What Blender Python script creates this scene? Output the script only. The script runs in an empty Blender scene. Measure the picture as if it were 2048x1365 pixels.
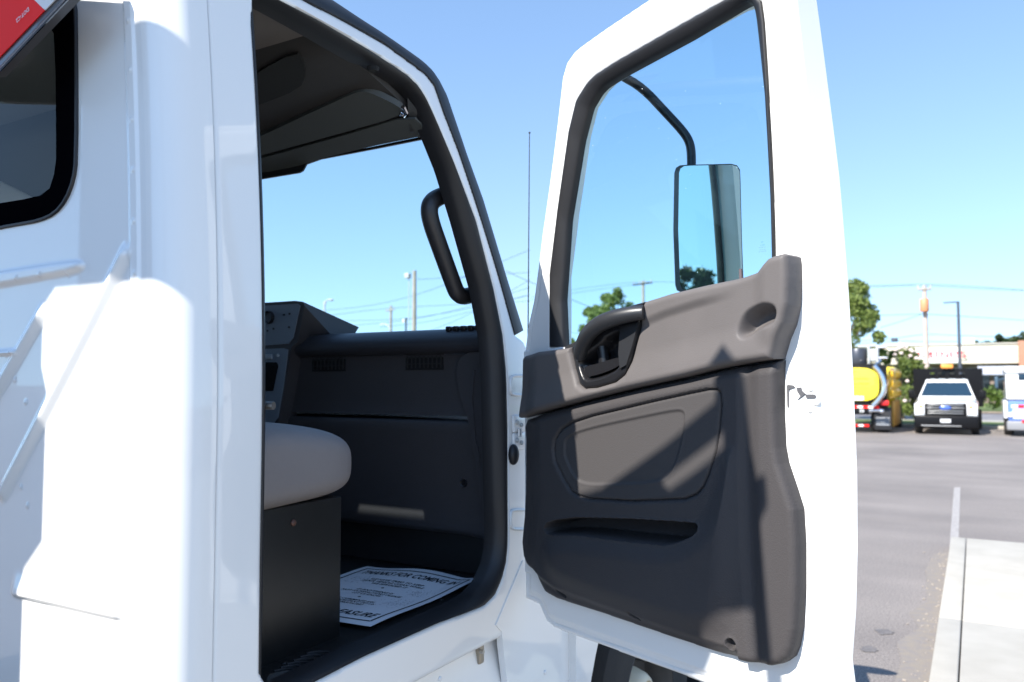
import bpy, bmesh, math, random
import numpy as np
from mathutils import Vector, Matrix
R = math.radians
scene = bpy.context.scene
COL = scene.collection

# ------------------------------------------------------------------ camera
CAM = np.array([1.2, 0.0, 1.85]); PITCH = R(3.08); YAW = R(30.02); FPX = 1600.0
cd = bpy.data.cameras.new('camera'); cam = bpy.data.objects.new('camera', cd); COL.objects.link(cam)
cam.location = CAM; cam.rotation_euler = (R(90) + PITCH, 0, YAW)
cd.sensor_width = 22.3; cd.lens = FPX / 2048 * 22.3; cd.clip_start = 0.05; cd.clip_end = 3000
cd.dof.use_dof = True; cd.dof.focus_distance = 1.9; cd.dof.aperture_fstop = 2.5
scene.camera = cam
# ------------------------------------------------------------------ sky, sun, exposure
SUN = Vector((0.31, 0.95, -0.88)).normalized()          # the way the light travels
SUN_EL = math.asin(-SUN.z); SUN_AZ = math.atan2(-SUN.x, -SUN.y)
w = bpy.data.worlds.new('World'); scene.world = w; w.use_nodes = True
nt = w.node_tree; bg = nt.nodes['Background']
sky = nt.nodes.new('ShaderNodeTexSky'); sky.sky_type = 'NISHITA'; sky.sun_disc = False
sky.sun_elevation = SUN_EL; sky.sun_rotation = SUN_AZ
sky.air_density = 1.3; sky.dust_density = 0.0; sky.ozone_density = 1.0
tcw = nt.nodes.new('ShaderNodeTexCoord'); lift = nt.nodes.new('ShaderNodeVectorMath'); lift.operation = 'ADD'; lift.inputs[1].default_value = (0, 0, .185)   # clear dry air: the pale band sits below the horizon
nt.links.new(tcw.outputs['Generated'], lift.inputs[0]); nrm_ = nt.nodes.new('ShaderNodeVectorMath'); nrm_.operation = 'NORMALIZE'
nt.links.new(lift.outputs[0], nrm_.inputs[0]); nt.links.new(nrm_.outputs[0], sky.inputs['Vector'])
hs = nt.nodes.new('ShaderNodeHueSaturation'); hs.inputs['Saturation'].default_value = 1.08; hs.inputs['Hue'].default_value = 0.503
nt.links.new(sky.outputs[0], hs.inputs['Color']); nt.links.new(hs.outputs[0], bg.inputs['Color']); bg.inputs['Strength'].default_value = 0.15
sd = bpy.data.lights.new('sun', 'SUN'); sun = bpy.data.objects.new('sun', sd); COL.objects.link(sun)
sd.energy = 5.0; sd.angle = R(0.4); sd.color = (1.0, 0.945, 0.865)
sun.rotation_euler = SUN.to_track_quat('-Z', 'Y').to_euler(); sun.location = (0, 0, 30)
scene.view_settings.view_transform = 'Standard'; scene.view_settings.look = 'None'
scene.view_settings.gamma = 1; scene.view_settings.exposure = 1.0
scene.cycles.max_bounces = 10; scene.cycles.transparent_max_bounces = 16

# ------------------------------------------------------------------ measuring helpers: where a sight line meets a real surface
def ray(px, py):
    x, y = (px - 1024.0) / FPX, -(py - 682.5) / FPX
    f = math.cos(PITCH) - y * math.sin(PITCH); u = y * math.cos(PITCH) + math.sin(PITCH)
    return np.array([x * math.cos(YAW) - f * math.sin(YAW), x * math.sin(YAW) + f * math.cos(YAW), u])
def tum(z): return 0.06 * max(0.0, (z - 1.7) / .95) ** 2          # the cab side leans in above the belt
def on_plane(px, py, P, N):
    d = ray(px, py); P = np.array(P, float); N = np.array(N, float)
    return CAM + d * (((P - CAM) @ N) / (d @ N))
def on_y(px, py, Y): return on_plane(px, py, (0, Y, 0), (0, 1, 0))
def on_x(px, py, X): return on_plane(px, py, (X, 0, 0), (1, 0, 0))
def on_z(px, py, Z): return on_plane(px, py, (0, 0, Z), (0, 0, 1))
def on_side(px, py, off=0.0):
    z = 1.85
    for _ in range(12):
        p = on_plane(px, py, (-tum(z) + off, 0, 0), (1, 0, 0)); z = p[2]
    return p
DA = R(70)
HN = np.array([0.0, 2.09, 0.0]); DU = np.array([math.sin(DA), -math.cos(DA), 0.0]); DN = np.array([-math.cos(DA), -math.sin(DA), 0.0])
def on_door(px, py, off=0.0):                                     # -> (distance from the hinge, height)
    z = 1.85
    for _ in range(12):
        p = on_plane(px, py, HN + DN * (off + tum(z)), DN); z = p[2]
    return (float((p - HN) @ DU), float(z))
def door3(s, z, off=0.0): return HN + s * DU + (off + tum(z)) * DN + np.array([0, 0, z])
YB = 0.905                                                        # rear wall of the cab
def on_wall(px, py): p = on_y(px, py, YB); return (float(p[0] + tum(p[2])), float(p[2]))

# ------------------------------------------------------------------ materials
MATS = {}
def mat(name, col, rough=0.5, metal=0.0, coat=0.0, bump=None, var=None, spec=0.5, sheen=0):
    if name in MATS: return MATS[name]
    m = bpy.data.materials.new(name); m.use_nodes = True; t = m.node_tree; b = t.nodes['Principled BSDF']
    b.inputs['Base Color'].default_value = (*col, 1); b.inputs['Roughness'].default_value = rough
    b.inputs['Metallic'].default_value = metal; b.inputs['Coat Weight'].default_value = coat
    b.inputs['Coat Roughness'].default_value = 0.03; b.inputs['Specular IOR Level'].default_value = spec
    b.inputs['Sheen Weight'].default_value = sheen
    tc = t.nodes.new('ShaderNodeTexCoord')
    if bump:
        n = t.nodes.new('ShaderNodeTexNoise'); n.inputs['Scale'].default_value = bump[0]; n.inputs['Detail'].default_value = 3
        bp = t.nodes.new('ShaderNodeBump'); bp.inputs['Strength'].default_value = bump[1]; bp.inputs['Distance'].default_value = bump[2] if len(bump) > 2 else .002
        t.links.new(tc.outputs['Object'], n.inputs['Vector']); t.links.new(n.outputs['Fac'], bp.inputs['Height'])
        t.links.new(bp.outputs['Normal'], b.inputs['Normal'])
    if var:                                                         # (scale, second colour)
        n = t.nodes.new('ShaderNodeTexNoise'); n.inputs['Scale'].default_value = var[0]; n.inputs['Detail'].default_value = 6
        rp = t.nodes.new('ShaderNodeValToRGB'); rp.color_ramp.elements[0].position = .35; rp.color_ramp.elements[1].position = .68
        rp.color_ramp.elements[0].color = (*col, 1); rp.color_ramp.elements[1].color = (*var[1], 1)
        t.links.new(tc.outputs['Object'], n.inputs['Vector']); t.links.new(n.outputs['Fac'], rp.inputs['Fac'])
        t.links.new(rp.outputs['Color'], b.inputs['Base Color'])
    MATS[name] = m
    return m
def glass(name, tint, ior=1.45, refl=(1, 1, 1), rough=0.0):
    m = bpy.data.materials.new(name); m.use_nodes = True; t = m.node_tree; t.nodes.clear()
    o = t.nodes.new('ShaderNodeOutputMaterial'); mx = t.nodes.new('ShaderNodeMixShader')
    tr = t.nodes.new('ShaderNodeBsdfTransparent'); tr.inputs[0].default_value = (*tint, 1)
    gl = t.nodes.new('ShaderNodeBsdfGlossy'); gl.inputs['Color'].default_value = (*refl, 1); gl.inputs['Roughness'].default_value = rough
    fr = t.nodes.new('ShaderNodeFresnel'); ge = t.nodes.new('ShaderNodeNewGeometry'); mr = t.nodes.new('ShaderNodeMapRange')   # a thin sheet reflects alike from both sides
    mr.inputs[3].default_value = ior; mr.inputs[4].default_value = 1 / ior; t.links.new(ge.outputs['Backfacing'], mr.inputs[0]); t.links.new(mr.outputs[0], fr.inputs[0])
    t.links.new(fr.outputs[0], mx.inputs[0]); t.links.new(tr.outputs[0], mx.inputs[1]); t.links.new(gl.outputs[0], mx.inputs[2])
    t.links.new(mx.outputs[0], o.inputs[0]); MATS[name] = m
    return m
def leafmat(name, a, b):
    m = bpy.data.materials.new(name); m.use_nodes = True; t = m.node_tree; p = t.nodes['Principled BSDF']
    g = t.nodes.new('ShaderNodeNewGeometry'); rp = t.nodes.new('ShaderNodeValToRGB')
    rp.color_ramp.elements[0].color = (*a, 1); rp.color_ramp.elements[1].color = (*b, 1)
    t.links.new(g.outputs['Random Per Island'], rp.inputs[0]); t.links.new(rp.outputs[0], p.inputs['Base Color'])
    p.inputs['Roughness'].default_value = .55
    tl = t.nodes.new('ShaderNodeBsdfTranslucent'); t.links.new(rp.outputs[0], tl.inputs[0])
    mx = t.nodes.new('ShaderNodeMixShader'); mx.inputs[0].default_value = .35
    t.links.new(p.outputs[0], mx.inputs[1]); t.links.new(tl.outputs[0], mx.inputs[2])
    t.links.new(mx.outputs[0], t.nodes['Material Output'].inputs[0]); MATS[name] = m
    return m
WHITE = mat('white_paint', (.80, .80, .785), .38, coat=1.0)
RUBBER = mat('black_rubber', (.012, .012, .014), .5, bump=(60, .15, .001))
TRIM = mat('grey_plastic', (.110, .101, .099), .5, bump=(420, .35, .0012), var=(9, (.118, .108, .106)), spec=.2)
TRIM2 = mat('grey_grain_plastic', (.055, .051, .052), .55, bump=(300, .6, .0016), spec=.15)
TRIM3 = mat('grey_insert_vinyl', (.061, .057, .057), .55, bump=(340, .4, .0012), spec=.15)
BLACKP = mat('black_plastic', (.012, .012, .014), .32, bump=(300, .1, .001))
BLACKM = mat('matt_black_plastic', (.02, .019, .02), .55, bump=(260, .4, .0012))
DASHM = mat('dark_dash_plastic', (.042, .040, .044), .5, bump=(240, .4, .0015))
DASHTOP = mat('dash_top_vinyl', (.03, .03, .036), .42, bump=(240, .4, .0015))
STACKM = mat('blue_grey_plastic', (.16, .19, .23), .4, bump=(300, .2, .001))
HEADM = mat('headliner_cloth', (.15, .135, .125), .9, bump=(500, .5, .001))
HEADD = mat('dark_headliner_plastic', (.035, .033, .032), .6, bump=(300, .4, .001))
VISORM = mat('visor_vinyl', (.065, .07, .067), .6, bump=(300, .3, .001))
MESHM = mat('speaker_mesh', (.008, .008, .008), .8, bump=(900, 1.0, .003))
SEATM = mat('grey_vinyl', (.19, .172, .17), .6, bump=(22, .35, .006), var=(6, (.205, .187, .184)))
PEDM = mat('black_powder_coat', (.010, .010, .010), .4, bump=(500, .4, .001))
FLOORM = mat('black_floor_mat', (.010, .010, .011), .6, bump=(200, .8, .002))
STEEL = mat('dull_steel', (.45, .44, .42), .38, metal=1.0, var=(40, (.3, .28, .26)))
CHROME = mat('chrome', (.75, .75, .77), .12, metal=1.0)
MIRROR = mat('mirror_silver', (.82, .83, .70), .0, metal=1.0)
PAPERM = mat('white_paper', (.72, .73, .76), .8, bump=(150, .15, .001))
INK = mat('black_ink', (.012, .012, .016), .7)
INKG = mat('grey_ink', (.36, .37, .40), .8)
RED = mat('red_reflective_film', (.92, .02, .016), .6, bump=(600, .2, .0006), spec=.2)
SILV = mat('white_reflective_film', (.72, .70, .68), .35, bump=(600, .2, .0006))
GLASS_D = glass('door_glass', (.70, .88, .94), 1.33)
GLASS_W = glass('windshield_glass', (.84, .95, .965), 1.25)
GLASS_R = glass('rear_glass', (.62, .70, .70), 1.22)
TYRE = mat('tyre_rubber', (.025, .022, .020), .8, bump=(60, .4, .003))

# ------------------------------------------------------------------ mesh helpers
def mesh(name, verts, faces, m, parent=None, smooth=True, angle=None):
    me = bpy.data.meshes.new(name); me.from_pydata([tuple(map(float, v)) for v in verts], [], [tuple(map(int, f)) for f in faces])
    me.validate(); me.update()
    mats = m if isinstance(m, (list, tuple)) else [m]
    for q in mats: me.materials.append(q)
    bm = bmesh.new(); bm.from_mesh(me); bmesh.ops.recalc_face_normals(bm, faces=bm.faces); bm.to_mesh(me); bm.free()
    o = bpy.data.objects.new(name, me); COL.objects.link(o)
    if smooth:
        for p in me.polygons: p.use_smooth = True
        if angle is not None: me.set_sharp_from_angle(angle=R(angle))
    if parent is not None:
        o.parent = parent; o.matrix_parent_inverse = parent_inv(parent)
    return o
def world_of(p):
    L = Matrix.LocRotScale(p.location, p.rotation_euler, p.scale)
    return L if p.parent is None else world_of(p.parent) @ p.matrix_parent_inverse @ L
def parent_inv(p): return world_of(p).inverted()
def empty(name, loc, label=None, cat=None, group=None):
    o = bpy.data.objects.new(name, None); COL.objects.link(o); o.location = loc; o.empty_display_size = .2
    tag(o, label, cat, group); return o
def tag(o, label=None, cat=None, group=None, kind=None):
    if label: o['label'] = label
    if cat: o['category'] = cat
    if group: o['group'] = group
    if kind: o['kind'] = kind
    return o
class MB:
    """collects solids into one mesh"""
    def __init__(s): s.v = []; s.f = []; s.mi = []
    def add(s, v, f, mi=0):
        k = len(s.v); s.v += [tuple(q) for q in v]; s.f += [tuple(k + i for i in q) for q in f]; s.mi += [mi] * len(f); return s
    def box(s, a, b, mi=0, bev=0.0):
        bm = bmesh.new(); bmesh.ops.create_cube(bm, size=1)
        a = np.array(a, float); b = np.array(b, float)
        for v in bm.verts: v.co = Vector((a + b) / 2) + Vector([v.co[i] * (b - a)[i] for i in range(3)])
        if bev: bmesh.ops.bevel(bm, geom=list(bm.edges), offset=bev, segments=3, profile=.5, affect='EDGES')
        bm.verts.index_update(); s.add([v.co[:] for v in bm.verts], [[v.index for v in f.verts] for f in bm.faces], mi); bm.free(); return s
    def tube(s, path, r, n=10, mi=0, caps=True):
        P = [Vector(p) for p in path]; rs = r if isinstance(r, (list, tuple)) else [r] * len(P)
        v = []; f = []; up = None
        for i, p in enumerate(P):
            t = (P[min(i + 1, len(P) - 1)] - P[max(i - 1, 0)]).normalized()
            if up is None:
                up = Vector((0, 0, 1)) if abs(t.z) < .9 else Vector((1, 0, 0))
            a = (up - t * up.dot(t)).normalized(); b = t.cross(a); up = a
            for k in range(n):
                c = 2 * math.pi * k / n; v.append(p + (a * math.cos(c) + b * math.sin(c)) * rs[i])
        for i in range(len(P) - 1):
            for k in range(n):
                f.append((i * n + k, i * n + (k + 1) % n, (i + 1) * n + (k + 1) % n, (i + 1) * n + k))
        if caps: f.append(tuple(range(n))); f.append(tuple((len(P) - 1) * n + k for k in range(n)))
        return s.add(v, f, mi)
    def lathe(s, prof, c, axis='z', n=32, mi=0):
        v = []; f = []; m = len(prof)
        for k in range(n):
            a = 2 * math.pi * k / n
            for r, h in prof:
                x, y, z = r * math.cos(a), r * math.sin(a), h
                if axis == 'x': x, y, z = z, x, y
                if axis == 'y': x, y, z = x, z, y
                v.append((c[0] + x, c[1] + y, c[2] + z))
        for k in range(n):
            for i in range(m - 1):
                f.append((k * m + i, k * m + i + 1, ((k + 1) % n) * m + i + 1, ((k + 1) % n) * m + i))
        return s.add(v, f, mi)
    def prism(s, pts, d, mi=0):
        """closed 3-D outline pushed along d"""
        n = len(pts); d = np.array(d, float); v = [np.array(p, float) for p in pts]; v += [p + d for p in v]
        f = [tuple(range(n)), tuple(range(n, 2 * n))[::-1]] + [(i, (i + 1) % n, n + (i + 1) % n, n + i) for i in range(n)]
        return s.add(v, f, mi)
    def ball(s, c, rx, ry=None, rz=None, mi=0, n=14):
        ry = ry or rx; rz = rz or rx; bm = bmesh.new(); bmesh.ops.create_uvsphere(bm, u_segments=n, v_segments=n // 2 + 2, radius=1)
        bm.verts.index_update()
        s.add([(c[0] + v.co.x * rx, c[1] + v.co.y * ry, c[2] + v.co.z * rz) for v in bm.verts], [[v.index for v in f.verts] for f in bm.faces], mi); bm.free(); return s
    def build(s, name, m, parent=None, smooth=True, angle=35):
        o = mesh(name, s.v, s.f, m, parent, smooth, angle)
        if len(s.mi) == len(o.data.polygons):
            o.data.polygons.foreach_set('material_index', s.mi)
        return o
def resample(P, n, closed=False):
    P = np.array(P, float)
    if closed: P = np.vstack([P, P[:1]])
    d = np.r_[0, np.cumsum(np.linalg.norm(np.diff(P, axis=0), axis=1))]
    t = np.linspace(0, d[-1], n + 1)[:-1] if closed else np.linspace(0, d[-1], n)
    return np.stack([np.interp(t, d, P[:, k]) for k in range(P.shape[1])], 1)
def chaikin(P, it=2, closed=True):
    P = np.array(P, float)
    for _ in range(it):
        if closed:
            Q = np.roll(P, -1, 0); P = np.stack([.75 * P + .25 * Q, .25 * P + .75 * Q], 1).reshape(-1, P.shape[1])
        else:
            A, B = P[:-1], P[1:]; M = np.stack([.75 * A + .25 * B, .25 * A + .75 * B], 1).reshape(-1, P.shape[1]); P = np.vstack([P[:1], M, P[-1:]])
    return P
def loft(A, B, nrm, bulge, thick, n=80, k=8, closed=False, mb=None):
    A = resample(A, n, closed); B = resample(B, n, closed); nrm = np.array(nrm, float); v = []; f = []
    for i in range(n):
        for j in range(k):
            t = j / (k - 1); v.append(A[i] * (1 - t) + B[i] * t + nrm * bulge * math.sin(math.pi * t) ** .6)
        v.append(B[i] - nrm * thick); v.append(A[i] - nrm * thick)
    c = k + 2
    for i in range(n if closed else n - 1):
        for j in range(c): f.append((i * c + j, i * c + (j + 1) % c, ((i + 1) % n) * c + (j + 1) % c, ((i + 1) % n) * c + j))
    if not closed: f.append(tuple(range(c))); f.append(tuple((n - 1) * c + j for j in range(c)))
    mb = mb or MB(); return mb.add(v, f)
def inside(P, poly):
    x, y = P[:, 0], P[:, 1]; r = np.zeros(len(P), bool); q = np.array(poly); a = q; b = np.roll(q, -1, 0)
    for (x1, y1), (x2, y2) in zip(a, b):
        c = ((y1 > y) != (y2 > y)); 
        if y1 != y2: r ^= c & (x < (x2 - x1) * (y - y1) / (y2 - y1) + x1)
    return r
def nearest(P, poly, closed=True):
    q = np.array(poly, float); a = q if closed else q[:-1]; b = np.roll(q, -1, 0) if closed else q[1:]
    best = np.full(len(P), 1e9); bp = np.zeros_like(P)
    for p1, p2 in zip(a, b):
        d = p2 - p1; L = d @ d
        if L < 1e-14: continue
        t = np.clip(((P - p1) @ d) / L, 0, 1)[:, None]; c = p1 + t * d; e = np.linalg.norm(P - c, axis=1)
        m = e < best; best[m] = e[m]; bp[m] = c[m]
    return best, bp
def sdf(P, poly):
    d, _ = nearest(P, poly); return np.where(inside(P, poly), -d, d)
def sstep(x, a, b):
    t = np.clip((x - a) / (b - a), 0, 1); return t * t * (3 - 2 * t)
def edge_round(d, r):                                            # d: depth inside an outline
    d = np.clip(d, 0, r); return -(r - np.sqrt(np.maximum(r * r - (r - d) ** 2, 0)))
def relief(name, outline, holes, hfun, res, to3d, m, parent, depth=.02, back=False):
    """a moulded sheet: fine grid cut to an outline, heights from hfun, returned edges going back by depth"""
    O = np.array(outline, float); mn = O.min(0) - res; mx = O.max(0) + res
    nx = int((mx[0] - mn[0]) / res) + 2; ny = int((mx[1] - mn[1]) / res) + 2
    gx = mn[0] + np.arange(nx) * res; gy = mn[1] + np.arange(ny) * res
    X, Y = np.meshgrid(gx, gy, indexing='ij'); P = np.stack([X.ravel(), Y.ravel()], 1)
    cen = np.stack([(X[:-1, :-1] + res / 2).ravel(), (Y[:-1, :-1] + res / 2).ravel()], 1)
    keep = inside(cen, O)
    for h in holes: keep &= ~inside(cen, np.array(h, float))
    idx = np.arange(nx * ny).reshape(nx, ny)
    F = np.stack([idx[:-1, :-1].ravel(), idx[1:, :-1].ravel(), idx[1:, 1:].ravel(), idx[:-1, 1:].ravel()], 1)[keep]
    E = np.concatenate([F[:, [0, 1]], F[:, [1, 2]], F[:, [2, 3]], F[:, [3, 0]]])
    key = np.sort(E, 1); key = key[:, 0] * (nx * ny) + key[:, 1]
    u, inv, cnt = np.unique(key, return_inverse=True, return_counts=True)
    BE = E[cnt[inv] == 1]; bv = np.unique(BE)
    best, bp = nearest(P[bv], O)
    for h in holes:
        b2, p2 = nearest(P[bv], np.array(h, float)); mm = b2 < best; best[mm] = b2[mm]; bp[mm] = p2[mm]
    P[bv] = np.where((best < 2.2 * res)[:, None], bp, P[bv])
    used = np.unique(F); mp = -np.ones(nx * ny, int); mp[used] = np.arange(len(used)); PU = P[used]
    H = hfun(PU) if hfun else np.zeros(len(PU))
    v = [to3d(a, b, h) for (a, b), h in zip(PU, H)]; f = [tuple(q) for q in mp[F]]
    n0 = len(v)
    if back:
        v += [to3d(a, b, -depth) for a, b in PU]; f += [tuple(n0 + i for i in q[::-1]) for q in mp[F]]
        n1 = len(v); rm = {int(b): n1 + 2 * i for i, b in enumerate(bv)}
        for b in bv: v += [v[mp[b]], v[n0 + mp[b]]]
        f += [(rm[int(a)], rm[int(b)], rm[int(b)] + 1, rm[int(a)] + 1) for a, b in BE]
    else:
        rm = {int(b): n0 + i for i, b in enumerate(bv)}
        v += [to3d(P[b][0], P[b][1], -depth) for b in bv]
        f += [(mp[a], mp[b], rm[int(b)], rm[int(a)]) for a, b in BE]
    return mesh(name, v, f, m, parent, True, 50)
def text2d(s, size, shear=0.0, bold=0.0, align='CENTER', res=2):
    c = bpy.data.curves.new('t', 'FONT'); c.body = s; c.size = size; c.shear = shear; c.offset = bold; c.align_x = align; c.align_y = 'CENTER'
    c.resolution_u = res; o = bpy.data.objects.new('t', c); COL.objects.link(o)
    dg = bpy.context.evaluated_depsgraph_get(); me = bpy.data.meshes.new_from_object(o.evaluated_get(dg))
    v = [tuple(q.co) for q in me.vertices]; f = [tuple(p.vertices) for p in me.polygons]
    bpy.data.objects.remove(o); bpy.data.curves.remove(c); bpy.data.meshes.remove(me)
    return v, f
def put(px, fun): return [fun(*q) for q in px]

# ================================================================== GROUND AND SETTING
rnd = random.Random(7)
def sheet(name, pts, z, m): return tag(mesh(name, [(x, y, z) for x, y in pts], [tuple(range(len(pts)))], m, None, False), kind='structure')
def asphalt():
    m = bpy.data.materials.new('asphalt'); m.use_nodes = True; t = m.node_tree; b = t.nodes['Principled BSDF']; b.inputs['Roughness'].default_value = .9
    tc = t.nodes.new('ShaderNodeTexCoord'); L = t.links.new
    def noise(sc, det, stretch=None):
        n = t.nodes.new('ShaderNodeTexNoise'); n.inputs['Scale'].default_value = sc; n.inputs['Detail'].default_value = det
        if stretch:
            mp = t.nodes.new('ShaderNodeMapping'); mp.inputs['Scale'].default_value = stretch; L(tc.outputs['Object'], mp.inputs[0]); L(mp.outputs[0], n.inputs['Vector'])
        else: L(tc.outputs['Object'], n.inputs['Vector'])
        return n
    n1 = noise(.35, 6); n2 = noise(70, 3); n3 = noise(.8, 5, (.25, 1.6, 1))
    r1 = t.nodes.new('ShaderNodeValToRGB'); r1.color_ramp.elements[0].color = (.168, .148, .136, 1); r1.color_ramp.elements[1].color = (.240, .212, .194, 1)
    r1.color_ramp.elements[0].position = .3; r1.color_ramp.elements[1].position = .7; L(n1.outputs['Fac'], r1.inputs[0])
    r2 = t.nodes.new('ShaderNodeValToRGB'); r2.color_ramp.elements[0].color = (.66, .66, .66, 1); r2.color_ramp.elements[1].color = (1.3, 1.3, 1.3, 1)
    r2.color_ramp.elements[0].position = .35; r2.color_ramp.elements[1].position = .65; L(n2.outputs['Fac'], r2.inputs[0])
    r3 = t.nodes.new('ShaderNodeValToRGB'); r3.color_ramp.elements[0].color = (.94, .94, .94, 1); r3.color_ramp.elements[1].color = (1.06, 1.06, 1.05, 1)
    r3.color_ramp.elements[0].position = .38; r3.color_ramp.elements[1].position = .6; L(n3.outputs['Fac'], r3.inputs[0])
    m1 = t.nodes.new('ShaderNodeMix'); m1.data_type = 'RGBA'; m1.blend_type = 'MULTIPLY'; m1.inputs[0].default_value = 1
    m2 = t.nodes.new('ShaderNodeMix'); m2.data_type = 'RGBA'; m2.blend_type = 'MULTIPLY'; m2.inputs[0].default_value = 1
    L(r1.outputs[0], m1.inputs[6]); L(r2.outputs[0], m1.inputs[7]); L(m1.outputs[2], m2.inputs[6]); L(r3.outputs[0], m2.inputs[7]); L(m2.outputs[2], b.inputs['Base Color'])
    bp = t.nodes.new('ShaderNodeBump'); bp.inputs['Strength'].default_value = .5; bp.inputs['Distance'].default_value = .006
    L(n2.outputs['Fac'], bp.inputs['Height']); L(bp.outputs[0], b.inputs['Normal'])
    return m
sheet('ground', [(-900, -900), (900, -900), (900, 900), (-900, 900)], 0.0, asphalt())
CONC = mat('concrete', (.38, .352, .30), .85, bump=(40, .3, .003), var=(3.5, (.43, .40, .345)))
DIRT = mat('kerb_grit', (.23, .20, .165), .95, bump=(50, .6, .006), var=(14, (.20, .18, .17)))
LINE = mat('worn_line_paint', (.37, .345, .325), .8, var=(16, (.27, .25, .235)))
# kerbed pavement the photographer stands on
KX = 0.92; KY = float(on_z(1960, 1079, .12)[1])
pv = MB()
pv.box((KX + .155, -8, -.1), (14, KY - 3.62, .12), bev=.006); pv.box((KX + .155, KY - 3.61, -.1), (14, KY, .12), bev=.006)
tag(pv.build('pavement', CONC), kind='structure')
kb = MB()
for a, b in ((-8, KY - 7.2), (KY - 7.192, KY - 3.6), (KY - 3.592, KY)): kb.box((KX, a, -.1), (KX + .147, b, .121), bev=.01)
tag(kb.build('kerb', CONC), kind='structure')
gp = [(KX - .005, -8)] + [(KX - .005, KY - .3)] + [(KX - .10 - .10 * rnd.random() - .12 * (1 - i / 40) * rnd.random(), KY - .5 - (KY + 7) * i / 40) for i in range(41)]
tag(mesh('kerb_grit', [(x, y, .004) for x, y in gp], [tuple(range(len(gp)))], DIRT, None, False), kind='structure')
a, b, c, d = [on_z(*q, .004) for q in ((1902, 1074), (1908, 975), (1921, 975), (1919, 1074))]
sheet('parking_line', [(a[0], KY + .01), (b[0], b[1]), (c[0], c[1]), (d[0], KY + .01)], .004, LINE)
OIL = mat('oil_stain', (.11, .10, .096), .7, var=(18, (.17, .152, .143)))
for k, (q, r) in enumerate((((1770, 1264), .065), ((1740, 1299), .06))):
    p = on_z(*q, .004); pts = []
    for i in range(22):
        t = 2 * math.pi * i / 22; rr = r * (.7 + .5 * rnd.random()); pts.append((p[0] + rr * math.cos(t), p[1] + 1.2 * rr * math.sin(t)))
    sheet('oil_stain', pts, .004, OIL)
# pebbles of crumbled asphalt along the kerb
pb = MB()
for i in range(120):
    y = rnd.uniform(3.5, KY - .4); x = KX - .02 - abs(rnd.gauss(0, .10)); r = rnd.uniform(.004, .012)
    pb.ball((x, y, .004 + r * .3), r, r * rnd.uniform(.7, 1.2), r * .6, n=6)
tag(pb.build('gravel', mat('pebble', (.36, .31, .25), .9, var=(3, (.22, .2, .19)))), 'loose pebbles and grit lying along the kerb edge', 'gravel', kind='stuff')

def gy(py): return float(on_z(1980, py, 0)[1])
YG = gy(858)
GRASS = mat('grass', (.075, .12, .03), .9, bump=(30, 1, .05), var=(5, (.13, .17, .05)))
sheet('grass_verge', [(-60, YG), (60, YG), (60, YG + 5.5), (-60, YG + 5.5)], .06, GRASS)
kb2 = MB(); kb2.box((-60, YG - .3, 0), (60, YG, .13), bev=.02); tag(kb2.build('far_kerb', CONC), kind='structure')
sheet('far_sidewalk', [(-90, YG + 5.5), (90, YG + 5.5), (90, YG + 7.5), (-90, YG + 7.5)], .05, CONC)
sheet('road', [(-200, YG + 7.5), (200, YG + 7.5), (200, YG + 19), (-200, YG + 19)], .008, mat('road_asphalt', (.19, .18, .185), .9, bump=(20, .3, .01), var=(.7, (.23, .22, .22))))
sheet('bare_earth', [(-200, YG + 19), (200, YG + 19), (200, YG + 22), (-200, YG + 22)], .06, mat('dry_earth', (.38, .27, .20), .95, var=(2, (.3, .24, .17))))
sheet('lawn', [(-200, YG + 22), (200, YG + 22), (200, YG + 60), (-200, YG + 60)], .05, GRASS)

# ------------------------------------------------------------------ vegetation
LEAF1 = leafmat('leaf_bright', (.09, .145, .03), (.27, .33, .085))
LEAF2 = leafmat('leaf_dark', (.02, .045, .012), (.07, .11, .03))
LEAF3 = leafmat('leaf_hedge', (.07, .12, .02), (.18, .26, .05))
BARK = mat('bark', (.16, .125, .095), .95, bump=(14, 1, .03))
def leaves(mb, rg, clumps, n, size):
    for _ in range(n):
        c, r = clumps[rg.randrange(len(clumps))]
        d = Vector((rg.gauss(0, 1), rg.gauss(0, 1), rg.gauss(0, 1))).normalized() * r * rg.random() ** .45
        p = Vector(c) + d; a = Vector((rg.gauss(0, 1), rg.gauss(0, 1), rg.gauss(0, 1))).normalized()
        b = a.cross(Vector((rg.gauss(0, 1), rg.gauss(0, 1), rg.gauss(0, 1)))).normalized(); s = size * rg.uniform(.6, 1.3)
        mb.add([p - a * s, p + b * s * .5, p + a * s, p - b * s * .5], [(0, 1, 2, 3)])
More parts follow.
